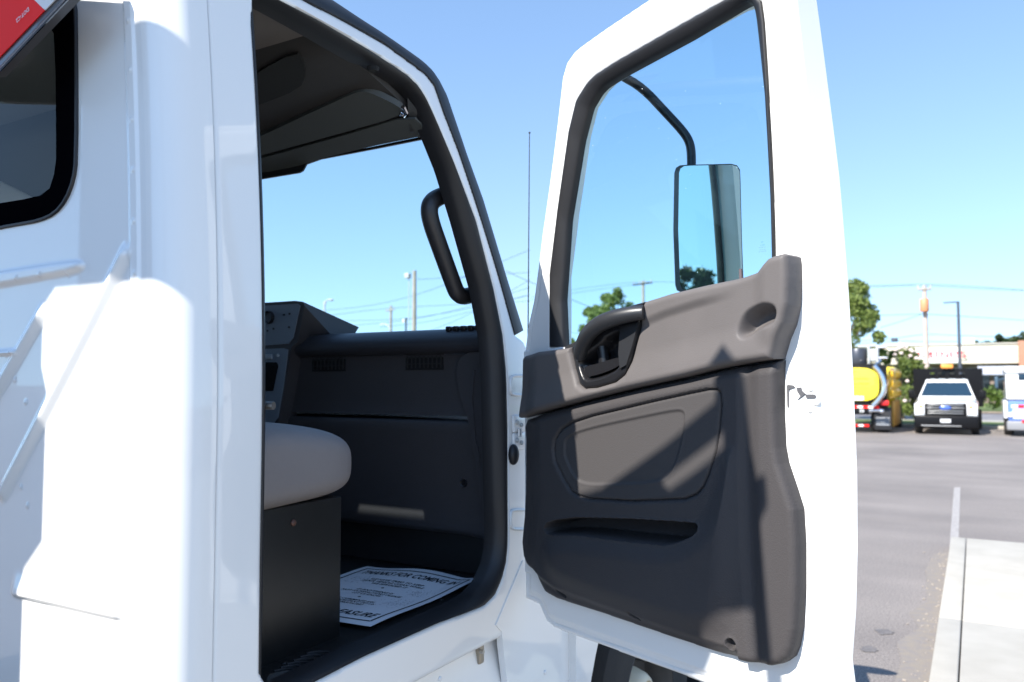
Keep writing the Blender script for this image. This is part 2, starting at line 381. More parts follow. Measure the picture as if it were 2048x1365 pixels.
def tree(base, h, rx, z0, n, size, lm, seed, label, group=None, nc=26, kind='tree', name='tree', ry=None):
    rg = random.Random(seed); root = empty(name, base, label, kind, group); b = Vector(base); ry = ry or rx
    t = MB(); lean = Vector((rg.uniform(-.3, .3), rg.uniform(-.3, .3), 0))
    top = b + Vector((0, 0, h * .85)) + lean
    path = [b + (top - b) * (i / 6) + Vector((rg.uniform(-.08, .08), rg.uniform(-.08, .08), 0)) * (i > 0) for i in range(7)]
    r0 = .035 * h * .6
    t.tube(path, [r0 * (1.15 - .95 * i / 6) for i in range(7)], 8)
    clumps = []
    for k in range(nc):
        u = rg.random(); zz = z0 + (h - z0) * u; prof = math.sin(math.pi * (.12 + .83 * u)) ** .8
        an = rg.uniform(0, 6.283); rr = prof * rg.uniform(.35, 1.0)
        c = b + lean * u + Vector((rx * rr * math.cos(an), ry * rr * math.sin(an), zz)); clumps.append((c, rg.uniform(.15, .3) * min(rx, ry) * (1.1 - .3 * u)))
        if k % 2 == 0:
            st = b + (top - b) * max(.25, min(.9, (zz - .15 * h) / h)); t.tube([st, st + (c - st) * .55 + Vector((0, 0, -.1 * rr)), c], [r0 * .4, r0 * .22, r0 * .08], 6)
    t.build('trunk', BARK, root)
    l = MB(); leaves(l, rg, clumps, int(n * 2.4), size * .68); l.build('crown', lm, root, smooth=False)
    return root
def at(px, py, Y): return on_y(px, py, Y)
p = at(1690, 700, 44); tree((p[0], 44, 0), at(1690, 548, 44)[2], 1.9, 1.6, 5200, .16, LEAF1, 3, 'tall leafy tree rising behind the yellow tank truck', nc=46)
p = at(1805, 760, 46); bt = tree((p[0], 46, 0), at(1800, 690, 46)[2], 1.45, .5, 3600, .13, LEAF1, 9, 'flowering shrub with white blossoms between tank truck and pickup', kind='shrub', name='flowering_shrub', nc=34)
fl = MB(); rg = random.Random(5)
for i in range(34):
    an = rg.uniform(0, 6.28); u = rg.random()
    fl.ball((p[0] + 1.3 * math.cos(an) * math.sin(3 * u + .1), 46 - 1.0 * rg.random() - .3, .9 + 3.0 * u), .1, .1, .08, n=6)
fl.build('blossom', mat('blossom', (.75, .62, .58), .8), bt)
for k, (q, Y, h, rx, s) in enumerate(((1232, 52, None, 2.2, 21), (1180, 55, None, 1.5, 22), (1272, 54, None, 1.3, 25))):
    top = (572, 614, 592)[k]; p = at(q, 700, Y)
    tree((p[0], Y, 0), at(q, top, Y)[2], rx, 2.0, (4200, 2200, 1700)[k], .17, LEAF1, s,
         ('bushy green tree seen through the door window, tallest of its clump', 'lower green tree at the left of the clump in the door window', 'sparse tree beside the utility pole in the door window')[k], nc=(34, 22, 16)[k])
for k, (q, tp, Y, rx) in enumerate(((1995, 673, 105, 1.6), (1965, 684, 110, 4.0), (2022, 685, 108, 3.0), (2048, 672, 104, 2.6))):
    p = at(q, 700, Y); tree((p[0], Y, 0), at(q, tp, Y)[2], rx, 2.5, 1100, .32, LEAF2, 40 + k,
         ('small round treetop poking above the strip mall roof', 'low dark treetops behind the strip mall roof next to the rooftop unit',
          'low treetop above the brick end of the strip mall', 'dark treetop at the far right above the brick wall')[k], nc=16)
# trees behind the photographer: seen only in the door mirror
for k, (x, y, h, rx) in enumerate(((19.6, -35.5, 7.6, 2.6), (21.4, -34.2, 8.0, 2.4), (24.5, -33, 8.6, 2.8), (40, -27, 11, 4))):
    tree((x, y, 0), h, rx, 2.0, 2400, .28, LEAF2, 60 + k, ('dark tree nearest the seal in the low row reflected in the mirror', 'tallest tree of the low row reflected in the mirror',
         'tree at the left edge of the low row reflected in the mirror', 'tall tree standing behind the pavement')[k], nc=26)
hd = empty('hedge', (0, YG + 24, 0), 'clipped green hedge along the road in front of the strip mall', 'hedge')
hm = MB(); rg = random.Random(11)
hz = at(1980, 772, YG + 24)[2]
cl = [((rg.uniform(-34, 30), YG + 24 + rg.uniform(-.5, .5), rg.uniform(.3, hz - .25)), rg.uniform(.3, .5)) for _ in range(560)]
leaves(hm, rg, cl, 20000, .13); hm.build('foliage', LEAF3, hd, smooth=False)

ft = MB(); rg = random.Random(77)
cl = [((rg.uniform(-160, 160), 165 + rg.uniform(-6, 6), rg.uniform(.5, 5.5)), rg.uniform(1.2, 2.4)) for _ in range(260)]
leaves(ft, rg, cl, 9000, .7); tag(ft.build('far_trees', LEAF2, smooth=False), 'low dark tree line along the horizon behind the strip mall', 'trees', kind='stuff')
# ------------------------------------------------------------------ strip mall
YM = 88.0
bl = empty('strip_mall', (0, YM, 0), 'single storey cream strip mall with a white sign and brick end', 'building')
CREAM = mat('cream_stucco', (.62, .56, .46), .9, bump=(3, .2, .02), var=(.4, (.66, .60, .50)))
BRICK = mat('red_brick', (.42, .20, .13), .9, bump=(8, .4, .02), var=(6, (.33, .16, .11)))
x0 = at(1700, 700, YM)[0]; x1 = at(2036, 700, YM)[0]; zt = at(1960, 690, YM)[2]; zb = at(1960, 728, YM)[2]; zt0 = at(1960, 693, YM)[2]
MB().box((x0 - 20, YM - .6, zb), (x1, YM + 14, zt), bev=.03).build('fascia', CREAM, bl)
MB().box((x0 - 20, YM - .75, zt), (x1, YM - .3, zt + .12)).build('coping', mat('coping_metal', (.5, .46, .4), .5), bl)
mbk = MB(); mbk.box((x1 + .01, YM - 1.2, 0), (x1 + 9, YM + 14, zt + .25), bev=.03); mbk.build('brick_wall', BRICK, bl)
MB().box((x0 - 20, YM + 1.2, 0), (x1 - .01, YM + 13.9, zb - .01)).build('shop_wall', mat('brown_shop_wall', (.20, .15, .13), .8, var=(.8, (.27, .21, .18))), bl)
WIN = mat('dark_shop_glass', (.02, .025, .03), .1)
nx = 14
for i in range(nx):
    xa = x0 - 2 + (x1 - x0 + 1) * i / nx; f = MB().box((xa + .15, YM + 1.1, .9), (xa + (x1 - x0) / nx - .15, YM + 1.197, zb - .5)).build('window', WIN, bl)
    MB().box((xa + .15, YM + 1.04, zb - .5), (xa + (x1 - x0) / nx - .15, YM + 1.197, zb - .35)).build('frame', mat('window_frame', (.4, .4, .42), .4), f)
aw = MB(); z_a = at(1980, 733, YM)[2]; z_b = at(1980, 748, YM)[2]
aw.prism([(at(1955, 740, YM)[0], YM - .62, z_a), (x1 - .3, YM - .62, z_a), (x1 - .3, YM - 1.5, z_b), (at(1955, 740, YM)[0], YM - 1.5, z_b)], (0, 0, -.12)); aw.build('awning', mat('pale_awning', (.34, .36, .42), .6), bl)
sg = [at(1853, 702, YM - 1.0), at(1917, 702, YM - 1.0), at(1917, 727, YM - 1.0), at(1853, 727, YM - 1.0)]
sb = MB(); sb.box((sg[0][0] - 1.2, YM - 1.0, sg[3][2]), (sg[1][0], YM - .61, sg[0][2]), bev=.03); sgo = sb.build('sign_panel', mat('white_sign', (.82, .82, .82), .5), bl)
REDL = mat('red_letters', (.65, .05, .07), .5)
cx = (sg[0][0] + sg[1][0]) / 2; zc = at(1890, 711, YM)[2]; hh = (at(1890, 706, YM)[2] - at(1890, 716, YM)[2])
for s, q in (('N', 1844), ('Z', 1860), ('FITNESS', 1891)):
    v, f = text2d(s, hh * 1.65, 0, .02); xc = at(q, 711, YM)[0]
    m2 = MB(); m2.add([(xc + a * 1.25, YM - 1.02, zc + b) for a, b, _ in v], f); m2.build('letters', REDL, sgo, smooth=False)
rt = [at(1928, 690, YM + 4)[0], at(1950, 690, YM + 4)[0], at(1950, 677, YM + 4)[2]]
MB().box((rt[0], YM + 3, zt - .2), (rt[1], YM + 5.5, rt[2]), bev=.06).build('rooftop_unit', mat('pale_green_metal', (.50, .56, .47), .6, var=(1, (.58, .62, .52))), bl)

# ------------------------------------------------------------------ poles, lamps and wires
WOOD = mat('weathered_wood', (.30, .27, .22), .9, bump=(10, .6, .01), var=(2, (.38, .33, .27)))
DARKMETAL = mat('dark_pole_paint', (.06, .07, .09), .5)
GREYM = mat('galvanised', (.42, .44, .44), .5, var=(2, (.5, .51, .5)))
WIRE = mat('wire', (.02, .02, .022), .6)
def pole(q, top, Y, r, name, label, cat, m=WOOD, group=None):
    a = at(q, top, Y); o = empty(name, (a[0], Y, 0), label, cat, group)
    MB().tube([(a[0], Y, 0), (a[0], Y, a[2])], [r * 1.2, r * .85], 12).build('pole', m, o); return o, a
def cross(o, a, dz, half, m=WOOD, ang=0.0, pins=4):
    dx, dy = math.cos(ang) * half, math.sin(ang) * half; z = a[2] - dz
    c = MB(); c.tube([(a[0] - dx, a[1] - dy - .12, z), (a[0] + dx, a[1] + dy - .12, z)], .06, 6); ca = c.build('crossarm', m, o)
    for k in range(pins):
        i = MB(); t = -1 + 2 * k / (pins - 1); i.tube([(a[0] + dx * t * .92, a[1] + dy * t * .92 - .12, z + .06), (a[0] + dx * t * .92, a[1] + dy * t * .92 - .12, z + .25)], .05, 6); i.build('insulator', GREYM, ca)
def cobra(o, a, reach, m, drop=0.0, head=None):
    c = MB(); x, y, z = a; s = 1 if reach > 0 else -1
    c.tube([(x, y, z - .25), (x + reach * .2, y, z + .02), (x + reach * .6, y, z + .10 - drop), (x + reach * .75, y, z + .08 - drop)], .05, 8); arm = c.build('arm', m, o)
    h = MB(); h.ball((x + reach * .9, y, z + .05 - drop), abs(reach) * .22, .14, .07, n=10); h.build('lamp_head', head or m, o)
YP = 40
o, a = pole(829, 542, YP, .14, 'utility_pole', 'thick wooden utility pole with no crossarm in the windshield', 'pole')
o, a = pole(818, 556, YP + .02, .03, 'floodlight', 'small grey floodlight beside the tall wooden pole top', 'lamp', GREYM)
f = MB(); f.box((a[0] - .22, YP - .2, a[2] - .05), (a[0] + .12, YP + .1, a[2] + .28), bev=.04); f.build('lamp_head', GREYM, o)
o, a = pole(782, 612, 62, .14, 'utility_pole', 'distant utility pole with one crossarm left of the tall pole', 'pole'); cross(o, a, .45, 1.0, ang=-.5)
o, a = pole(812, 636, 48, .08, 'lamp_post', 'short dark lamp post between the two wooden poles', 'lamp', DARKMETAL)
MB().box((a[0] - .28, 47.9, a[2] - .35), (a[0] - .08, 48.1, a[2] - .1), bev=.03).build('lamp_head', mat('pale_lamp', (.8, .8, .75), .4), o)
o, a = pole(649, 603, 36, .07, 'street_lamp', 'grey street lamp arching right just above the dashboard hump', 'street lamp', GREYM); cobra(o, a, .62, GREYM)
o, a = pole(780, 660, 50, .06, 'street_lamp', 'pale cobra head street lamp low in the windshield', 'street lamp', GREYM); cobra(o, (a[0], a[1], a[2] + .3), -.9, GREYM, -.1, mat('pale_lamp2', (.7, .72, .68), .4))
o, a = pole(1286, 562, 58, .13, 'utility_pole', 'utility pole with a dark crossarm in the door window', 'pole'); cross(o, a, .25, .95, mat('dark_wood', (.05, .05, .045), .8), -.35)
o, a = pole(1849, 571, 52, .13, 'utility_pole', 'wooden utility pole with an orange transformer can', 'pole', mat('tan_wood', (.46, .37, .31), .9, var=(2, (.52, .44, .38))))
t = MB(); zc = at(1850, 612, 52)[2]; t.lathe([(0, -.36), (.22, -.36), (.24, -.32), (.24, .32), (.2, .38), (0, .40)], (a[0] - .02, 51.7, zc), 'z', 18); t.build('transformer', mat('rust_orange_paint', (.62, .26, .12), .5), o); cross(o, a, .25, .35, pins=3)
o, a = pole(1916, 604, 48, .08, 'street_lamp', 'dark square street lamp reaching left above the pickup', 'street lamp', DARKMETAL)
b = at(1886, 606, 48); m2 = MB(); m2.box((b[0], 47.9, b[2] - .03), (a[0] + .08, 48.1, a[2] + .02), bev=.03); m2.build('lamp_head', DARKMETAL, o)
tb = at(1789, 680, 50); MB().box((tb[0] - .17, 49.9, tb[2] - .12), (tb[0] + .17, 50.2, tb[2] + .12), bev=.03).build('x', DARKMETAL)
bpy.data.objects['x'].name = 'splice_box'; tag(bpy.data.objects['splice_box'], 'small dark box hanging on the wire left of the orange transformer', 'cable box')
def wire(px, Y, label, group, r=.012):
    P = chaikin([at(x, y, Y if not isinstance(Y, tuple) else Y[0] + (Y[1] - Y[0]) * i / (len(px) - 1)) for i, (x, y) in enumerate(px)], 2, False)
    tag(MB().tube([tuple(q) for q in P], r, 5).build('power_line', WIRE), label, 'wire', group)
L1 = 'thin dark wire crossing the sky beyond the windshield'; G1 = 'wires beyond the windshield'
for px in (((640, 622), (740, 613), (829, 592), (905, 565), (1060, 500)), ((655, 632), (760, 618), (880, 611), (1060, 603)), ((680, 642), (800, 640), (900, 626), (1060, 590)),
           ((700, 652), (829, 640), (940, 614), (1060, 575)), ((760, 655), (860, 645), (955, 620), (1060, 590)), ((835, 559), (880, 557), (1060, 545)), ((860, 662), (930, 635), (1060, 560))):
    wire(px, 44, L1, G1, .013)
wire(((1012, 542), (1040, 556), (1130, 594), (1180, 615)), 30, 'thin wire slanting down in the gap between cab and open door', 'wires by the door gap', .011)
L2 = 'thin wire crossing the sky in the door window'; G2 = 'wires in the door window'
for px in (((1060, 595), (1130, 582), (1200, 572), (1285, 563), (1420, 567), (1700, 577)), ((1060, 600), (1130, 589), (1220, 576), (1285, 568)), ((1120, 662), (1180, 671), (1300, 690))): wire(px, 58, L2, G2, .013)
L3 = 'thin wire running to the pole with the orange transformer'; G3 = 'wires at the orange transformer pole'
for px in (((1690, 573), (1770, 571), (1849, 568), (1940, 573), (2060, 581)), ((1690, 576), (1770, 574), (1849, 571), (1940, 577), (2060, 583)), ((1690, 634), (1770, 631), (1849, 628), (1940, 634), (2060, 642)),
           ((1760, 656), (1800, 644), (1849, 627)), ((1690, 684), (1789, 678), (1849, 668), (1916, 672), (2060, 676)), ((1700, 690), (1789, 682), (1849, 684), (1916, 684))): wire(px, 52, L3, G3, .014)

# ================================================================== VEHICLES IN THE LOT
YV = float(on_z(1895, 870, 0)[1])
TBLK = mat('black_body_paint', (.006, .006, .007), .4, spec=.15)
LAMPW = mat('clear_lamp', (.75, .77, .8), .12, coat=1); LAMPO = mat('amber_lamp', (.75, .28, .05), .3); LAMPR = mat('red_lamp', (.6, .02, .02), .3)
VGLASS = mat('vehicle_glass', (.015, .035, .06), .08, spec=.35)
def wheel(parent, c, r, wd, rimm=CHROME, s=1):
    t = MB(); t.lathe([(r * .58, -wd / 2), (r * .9, -wd / 2), (r, -wd * .36), (r, wd * .36), (r * .9, wd / 2), (r * .58, wd / 2), (r * .58, -wd / 2)], c, 'x', 32); o = t.build('wheel', TYRE, parent)
    q = MB(); q.lathe([(0, wd * .30 * s), (r * .2, wd * .34 * s), (r * .24, wd * .25 * s), (r * .5, wd * .2 * s), (r * .56, wd * .45 * s), (r * .6, wd * .42 * s)], c, 'x', 32); q.build('rim', rimm, o)
    return o
# --- white pickup with a black dump bed, facing us
a = at(1822, 870, YV); b = at(1968, 870, YV); PX = (a[0] + b[0]) / 2 - .02
pk = empty('pickup_truck', (PX, YV, 0), 'white pickup truck with black dump bed and amber beacon facing the camera', 'truck')
def zz(py): return float(at(1895, py, YV)[2])
def hp(px): return float(at(px, 820, YV)[0] - PX)
W2 = 1.02
body = MB()
sec = [(0.0, 1.00, .62, 1.08), (.05, 1.02, .55, 1.17), (.9, 1.05, .55, 1.27), (1.55, 1.04, .55, 1.34)]
for (ya, wa, za, zta), (yb, wb, zb_, ztb) in zip(sec[:-1], sec[1:]):
    pts = lambda y, w_, z0, z1: [(PX - w_, YV + y, z0), (PX + w_, YV + y, z0), (PX + w_, YV + y, z1 - .12), (PX + w_ - .14, YV + y, z1), (PX - w_ + .14, YV + y, z1), (PX - w_, YV + y, z1 - .12)]
    A = pts(ya, wa, za, zta); B = pts(yb, wb, zb_, ztb)
    body.add(A + B, [tuple(range(6)), tuple(range(6, 12))[::-1]] + [(i, (i + 1) % 6, 6 + (i + 1) % 6, 6 + i) for i in range(6)])
body.build('hood', WHITE, pk, angle=50)
cb = MB(); y0 = YV + 1.5
A = [(PX - .96, y0, 1.30), (PX + .96, y0, 1.30), (PX + .97, y0 + 1.9, 1.3), (PX - .97, y0 + 1.9, 1.3)]; zr = zz(757)
B = [(PX - .70, y0 + .75, zr - .04), (PX + .70, y0 + .75, zr - .04), (PX + .72, y0 + 1.8, zr), (PX - .72, y0 + 1.8, zr)]
cb.add(A + B, [(0, 1, 2, 3), (4, 5, 6, 7), (0, 1, 5, 4), (1, 2, 6, 5), (2, 3, 7, 6), (3, 0, 4, 7)])
cb.box((PX - .98, y0 + .02, .5), (PX + .98, y0 + 1.9, 1.3)); cab = cb.build('cab', WHITE, pk, angle=30)
ws = MB(); lerp = lambda p, q, t: np.array(p) * (1 - t) + np.array(q) * t
c4 = [lerp(A[0], B[0], .10), lerp(A[1], B[1], .10), lerp(A[1], B[1], .86), lerp(A[0], B[0], .86)]
cen = sum(c4) / 4; ws.prism([p + (cen - p) * .06 + np.array([0, -.02, .01]) for p in c4], (0, .015, 0)); ws.build('windshield', VGLASS, pk)
for s in (-1, 1):
    m2 = MB(); m2.box((PX + s * 1.22 - .11, YV + 1.9, 1.28), (PX + s * 1.22 + .11, YV + 2.0, 1.62), bev=.03); mo = m2.build('side_mirror', TBLK, pk)
    MB().tube([(PX + s * .95, YV + 1.95, 1.36), (PX + s * 1.15, YV + 1.95, 1.38)], .03, 6).build('mirror_arm', TBLK, mo)
gr = MB(); gr.box((PX - .68, YV - .05, .68), (PX + .68, YV + .03, 1.15), bev=.03); go = gr.build('grille', TBLK, pk)
gb = MB()
for z in (.78, .87, 1.085): gb.box((PX - .58, YV - .075, z - .02), (PX + .58, YV - .02, z + .02), bev=.01)
gb.box((PX - .62, YV - .07, .96), (PX - .2, YV - .02, 1.0), bev=.01); gb.box((PX + .2, YV - .07, .96), (PX + .62, YV - .02, 1.0), bev=.01); gb.build('grille_bar', mat('grey_grille', (.25, .25, .25), .3, metal=.5), go)
MB().lathe([(0, 0), (.9, 0), (1, .012), (1, .03)], (0, 0, 0), 'y', 28).build('badge', mat('badge_blue', (.06, .12, .42), .25, coat=1), go)
bd = bpy.data.objects['badge']
for v in bd.data.vertices: v.co = (PX + v.co.x * .19, YV - .09 + v.co.y, .985 + v.co.z * .085)
for s in (-1, 1):
    m2 = MB(); m2.prism([(PX + s * .70, YV - .03, .74), (PX + s * .99, YV - .01, .72), (PX + s * 1.01, YV, 1.13), (PX + s * .70, YV - .03, 1.13)], (0, .08, 0)); ho = m2.build('headlight', LAMPW, pk)
    MB().box((PX + s * .80 - .05, YV - .05, .98), (PX + s * .80 + .06, YV - .02, 1.06), bev=.01).build('turn_signal', LAMPO, ho)
bp = MB(); bp.box((PX - 1.03, YV - .18, .24), (PX + 1.03, YV + .25, .70), bev=.05); bo = bp.build('bumper', TBLK, pk)
MB().box((PX - .17, YV - .20, .44), (PX + .17, YV - .178, .58), bev=.008).build('plate', mat('plate_grey', (.55, .55, .56), .5), bo)
MB().box((PX - .8, YV - .20, .31), (PX + .5, YV - .17, .345), bev=.01).build('air_dam', mat('bumper_grey', (.3, .3, .3), .4), bo)
for s in (-1, 1):
    wheel(pk, (PX + s * .93, YV + .75, .42), .42, .26, GREYM, s); wheel(pk, (PX + s * .92, YV + 4.6, .42), .42, .5, GREYM, s)
db = MB(); zd = zz(734); yb_ = YV + 3.6
for s in (-1, 1): db.box((PX + s * 1.20 - .04, yb_, .95), (PX + s * 1.20 + .04, yb_ + 3, zd - .05))
db.box((PX - 1.16, yb_ + 2.9, .95), (PX + 1.16, yb_ + 2.98, zd - .2)); db.box((PX - 1.16, yb_ + .1, .95), (PX + 1.16, yb_ + 2.9, 1.05))
# headboard with four see-through slots
zs = [zz(757), zz(743)]
for (xa, xb) in ((-1.24, -.62), (.62, 1.24)): db.box((PX + xa, yb_ - .06, .95), (PX + xb, yb_ + .04, zd))
db.box((PX - .62, yb_ - .06, .95), (PX + .62, yb_ + .04, zs[0])); db.box((PX - .62, yb_ - .06, zs[1]), (PX + .62, yb_ + .04, zd))
for x in (-.38, 0, .36): db.box((PX + x - .06, yb_ - .06, zs[0]), (PX + x + .06, yb_ + .04, zs[1]))
db.build('dump_bed', TBLK, pk)
MB().box((PX - .22, yb_ - .25, zd), (PX + .22, yb_ + .0, zd + .17), bev=.04).build('beacon', LAMPO, pk)

# --- yellow tank truck seen from behind
a = on_z(1702, 868, 0); b = at(1775, 868, YV - .3); TX1 = b[0]; TYB = YV - .3; TX0 = TX1 - 2.45; TXC = (TX0 + TX1) / 2
tk = empty('tank_truck', (TXC, TYB, 0), 'yellow tank truck parked rear end toward the camera behind the open door', 'truck')
YEL = mat('yellow_paint', (.82, .68, .035), .35, coat=.6); ORA = mat('orange_yellow_paint', (.80, .46, .008), .4, coat=.5)
def ztk(py): return float(at(1740, py, TYB)[2])
def xtk(px): return float(at(px, 780, TYB)[0])
zc = (ztk(733) + ztk(806)) / 2; rz = (ztk(733) - ztk(806)) / 2; xr = xtk(1762); rx = xr - TXC
N = 44; ring = [(math.copysign(abs(math.cos(2 * math.pi * i / N)) ** .6, math.cos(2 * math.pi * i / N)), math.copysign(abs(math.sin(2 * math.pi * i / N)) ** .6, math.sin(2 * math.pi * i / N))) for i in range(N)]
tm = MB(); rows = [(0.0, 0.0), (.6, .0), (.92, .02), (1.0, .1), (1.0, 5.2)]
vs = []; fs = []
for r_, y_ in rows[1:]:
    for cx_, cz_ in ring: vs.append((TXC + rx * r_ * cx_, TYB + .02 + y_, zc + rz * r_ * cz_))
for j in range(len(rows) - 2):
    for i in range(N): fs.append((j * N + i, j * N + (i + 1) % N, (j + 1) * N + (i + 1) % N, (j + 1) * N + i))
fs.append(tuple(range(N))); fs.append(tuple((len(rows) - 2) * N + i for i in range(N)))
tank = tm.add(vs, fs).build('tank', YEL, tk)
YLIN = mat('gold_lettering', (.62, .45, .02), .5)
m2 = MB()
for py, xa, xb in ((757, 1706, 1737), (767, 1706, 1738), (743, 1703, 1710)): m2.box((xtk(xa), TYB - .006, ztk(py) - .03), (xtk(xb), TYB + .018, ztk(py) + .02))
m2.build('marking', YLIN, tank)
MB().box((xtk(1706), TYB - .008, ztk(801)), (xtk(1727), TYB + .018, ztk(793))).build('decal', mat('pink_white_decal', (.8, .74, .8), .5), tank)
hs = [(1750, 732), (1762, 745), (1769, 765), (1769, 785), (1758, 800), (1746, 812)]
m2 = MB(); m2.tube([tuple(q) for q in chaikin([np.array([xtk(x), TYB - .12, ztk(y)]) for x, y in hs], 2, False)], .09, 12); m2.build('suction_hose', CHROME, tk)
m2 = MB(); m2.box((TX0, TYB + .05, .95), (xtk(1774), TYB + .2, ztk(731)), bev=.03); m2.build('rear_frame', TBLK, tk)
for x in (TX0 + .25, xtk(1768)):
    MB().box((x - .15, TYB - .02, ztk(811)), (x + .16, TYB + .05, ztk(801)), bev=.03).build('tail_light', LAMPR, tk)
m2 = MB(); m2.box((TX0, TYB - .05, ztk(818)), (xtk(1760), TYB + .3, ztk(808)), bev=.02); bo = m2.build('bumper_beam', TBLK, tk)
def tape(parent, px0, px1, py0, py1, yy, xf, zf, n=4):
    xs = np.linspace(xf(px0), xf(px1), n + 1)
    for i in range(n): MB().box((xs[i], yy - .006, zf(py1)), (xs[i + 1] - .001, yy - .002, zf(py0))).build('reflective_tape', RED if i % 2 else SILV, parent)
tape(bo, 1694, 1757, 812, 817, TYB - .05, xtk, ztk, 6)
v, f = text2d('53', .16, 0, .004); m2 = MB(); m2.add([(xtk(1723) + a_, TYB - .056, ztk(822.5) + b_) for a_, b_, _ in v], f); m2.build('number', mat('white_marking', (.75, .75, .73), .5), bo, smooth=False)
MB().box((xtk(1690), TYB - .04, ztk(830)), (xtk(1740), TYB - .01, ztk(818.4)), bev=.01).build('valve_plate', TBLK, tk)
m2 = MB(); m2.tube([(xtk(1738), TYB - .2, ztk(822)), (xtk(1760), TYB - .2, ztk(821))], .05, 10); m2.ball((xtk(1763), TYB - .2, ztk(822)), .09); m2.build('outlet_valve', CHROME, tk)
m2 = MB(); m2.box((xtk(1690), TYB + .05, ztk(856)), (xtk(1738), TYB + .2, ztk(849)), bev=.01); uo = m2.build('underride_bar', TBLK, tk); tape(uo, 1694, 1736, 850, 854, TYB + .05, xtk, ztk, 4)
for x0_, x1_ in ((TX0 + .05, TX0 + .75), (xtk(1746), xtk(1780))):
    m2 = MB(); m2.box((x0_, TYB + .22, .12), (x1_, TYB + .25, .98), bev=.005); fo = m2.build('mud_flap', RUBBER, tk)
    m2 = MB()
    for k in range(4): m2.box((x0_ + .06, TYB + .212, .3 + k * .085), (x1_ - .06, TYB + .219, .335 + k * .085))
    m2.build('flap_lettering', mat('faded_white', (.35, .37, .4), .6), fo)
for x in (TX0 + .35, TX1 - .30): wheel(tk, (x, TYB + .85, .5), .5, .6, CHROME, 1)
for x in (TX0 + .25, TX1 - .05): wheel(tk, (x, TYB + 5.2, .5), .5, .32, CHROME, 1)
# yellow slatted box on the kerb side, further forward
m2 = MB(); YS = TYB + .3; xa = xtk(1774) + .02
def slot(px, py): return at(px, py, YS + 1.0)
m2.box((xa, YS + .1, ztk(798)), (xtk(1776) + .05, YS + 4.6, ztk(735)), bev=.02); tb_ = m2.build('side_box', ORA, tk)
m2 = MB()
for i in range(6):
    for j in range(3):
        z0_ = ztk(797) + (ztk(737) - ztk(797)) * j / 3; z1_ = z0_ + (ztk(737) - ztk(797)) / 3 - .08
        m2.box((xtk(1776) + .05, YS + .2 + i * .72, z0_ + .05), (xtk(1776) + .14, YS + .2 + i * .72 + .6, z1_), bev=.03)
m2.build('box_door', ORA, tb_)
MB().box((xa, YS + .8, ztk(856)), (xtk(1776) + .1, YS + 4.0, ztk(803)), bev=.04).build('tool_box', mat('brown_orange_paint', (.42, .22, .03), .5), tk)
# machinery on top
m2 = MB(); m2.lathe([(0, 0), (.32, 0), (.34, .05), (.34, .55), (.3, .62), (0, .64)], (xtk(1712), TYB + .8, ztk(728)), 'z', 20); m2.build('air_filter', mat('dark_steel', (.06, .065, .08), .35, metal=.4), tk)
m2 = MB(); m2.box((xtk(1734), TYB + .5, ztk(728)), (xtk(1738), TYB + .9, ztk(690)), bev=.02); m2.box((xtk(1751), TYB + .5, ztk(728)), (xtk(1755), TYB + .9, ztk(690)), bev=.02); m2.box((xtk(1738) + .005, TYB + .55, ztk(722)), (xtk(1751) - .005, TYB + .8, ztk(697)), bev=.03); m2.build('pump_housing', GREYM, tk)
m2 = MB(); m2.tube([(xtk(1754), TYB + .6, ztk(694)), (xtk(1772), TYB + .6, ztk(694))], .06, 8); m2.tube([(xtk(1754), TYB + .6, ztk(716)), (xtk(1773), TYB + .6, ztk(716))], .05, 8); m2.tube([(xtk(1760), TYB + .6, ztk(720)), (xtk(1750), TYB + .4, ztk(729))], .05, 8); m2.build('pipework', CHROME, tk)
m2 = MB(); m2.box((TX0 + .2, TYB + .4, ztk(733) + .01), (xtk(1758), TYB + 1.3, ztk(727)), bev=.03); m2.build('deck_plate', TBLK, tk)
m2 = MB(); m2.box((TXC - 1.1, TYB + 5.4, .9), (TXC + 1.1, TYB + 7.2, 2.6), bev=.1); m2.build('cab', YEL, tk)

# --- white step van at the far right, rear to camera
VX0 = float(at(2006, 860, YV)[0]); vn = empty('service_truck', (VX0 + 1.15, YV, 0), 'white service truck with a blue skirt at the right edge', 'truck')
xv = lambda px: float(at(px, 800, YV)[0]); zv = lambda py: float(at(2030, py, YV)[2])
BLUE = mat('blue_paint', (.10, .19, .50), .4, coat=.6)
m2 = MB(); m2.box((xv(2013), YV, zv(800)), (xv(2013) + 2.1, YV + 2.2, zv(744)), bev=.05); m2.build('cab_rear', WHITE, vn)
m2 = MB(); m2.box((xv(2010), YV - .1, zv(748)), (xv(2010) + 2.2, YV + 2.4, zv(733)), bev=.11); m2.build('roof', WHITE, vn)
MB().box((xv(2038), YV - .02, zv(761)), (xv(2038) + 1.2, YV + .02, zv(748)), bev=.01).build('rear_window', VGLASS, vn)
MB().box((xv(2031), YV - .04, zv(792)), (xv(2033), YV + .0, zv(783)), bev=.01).build('door_handle', mat('steel_blue', (.2, .3, .45), .3), vn)
MB().box((xv(2012), YV - .01, zv(806)), (xv(2012) + 2.2, YV + 3.5, zv(800.5))).build('waist_trim', TBLK, vn)
m2 = MB(); m2.box((xv(2016), YV - .05, zv(842)), (xv(2016) + 2.0, YV + .4, zv(802)), bev=.02); bo = m2.build('tailgate', BLUE, vn)
m2 = MB(); m2.box((xv(2007), YV - .06, zv(838)), (xv(2015.5), YV + 3.6, zv(802)), bev=.05); m2.build('side_skirt', WHITE, vn)
tape(bo, 2022, 2062, 810, 816, YV - .05, xv, zv, 3)
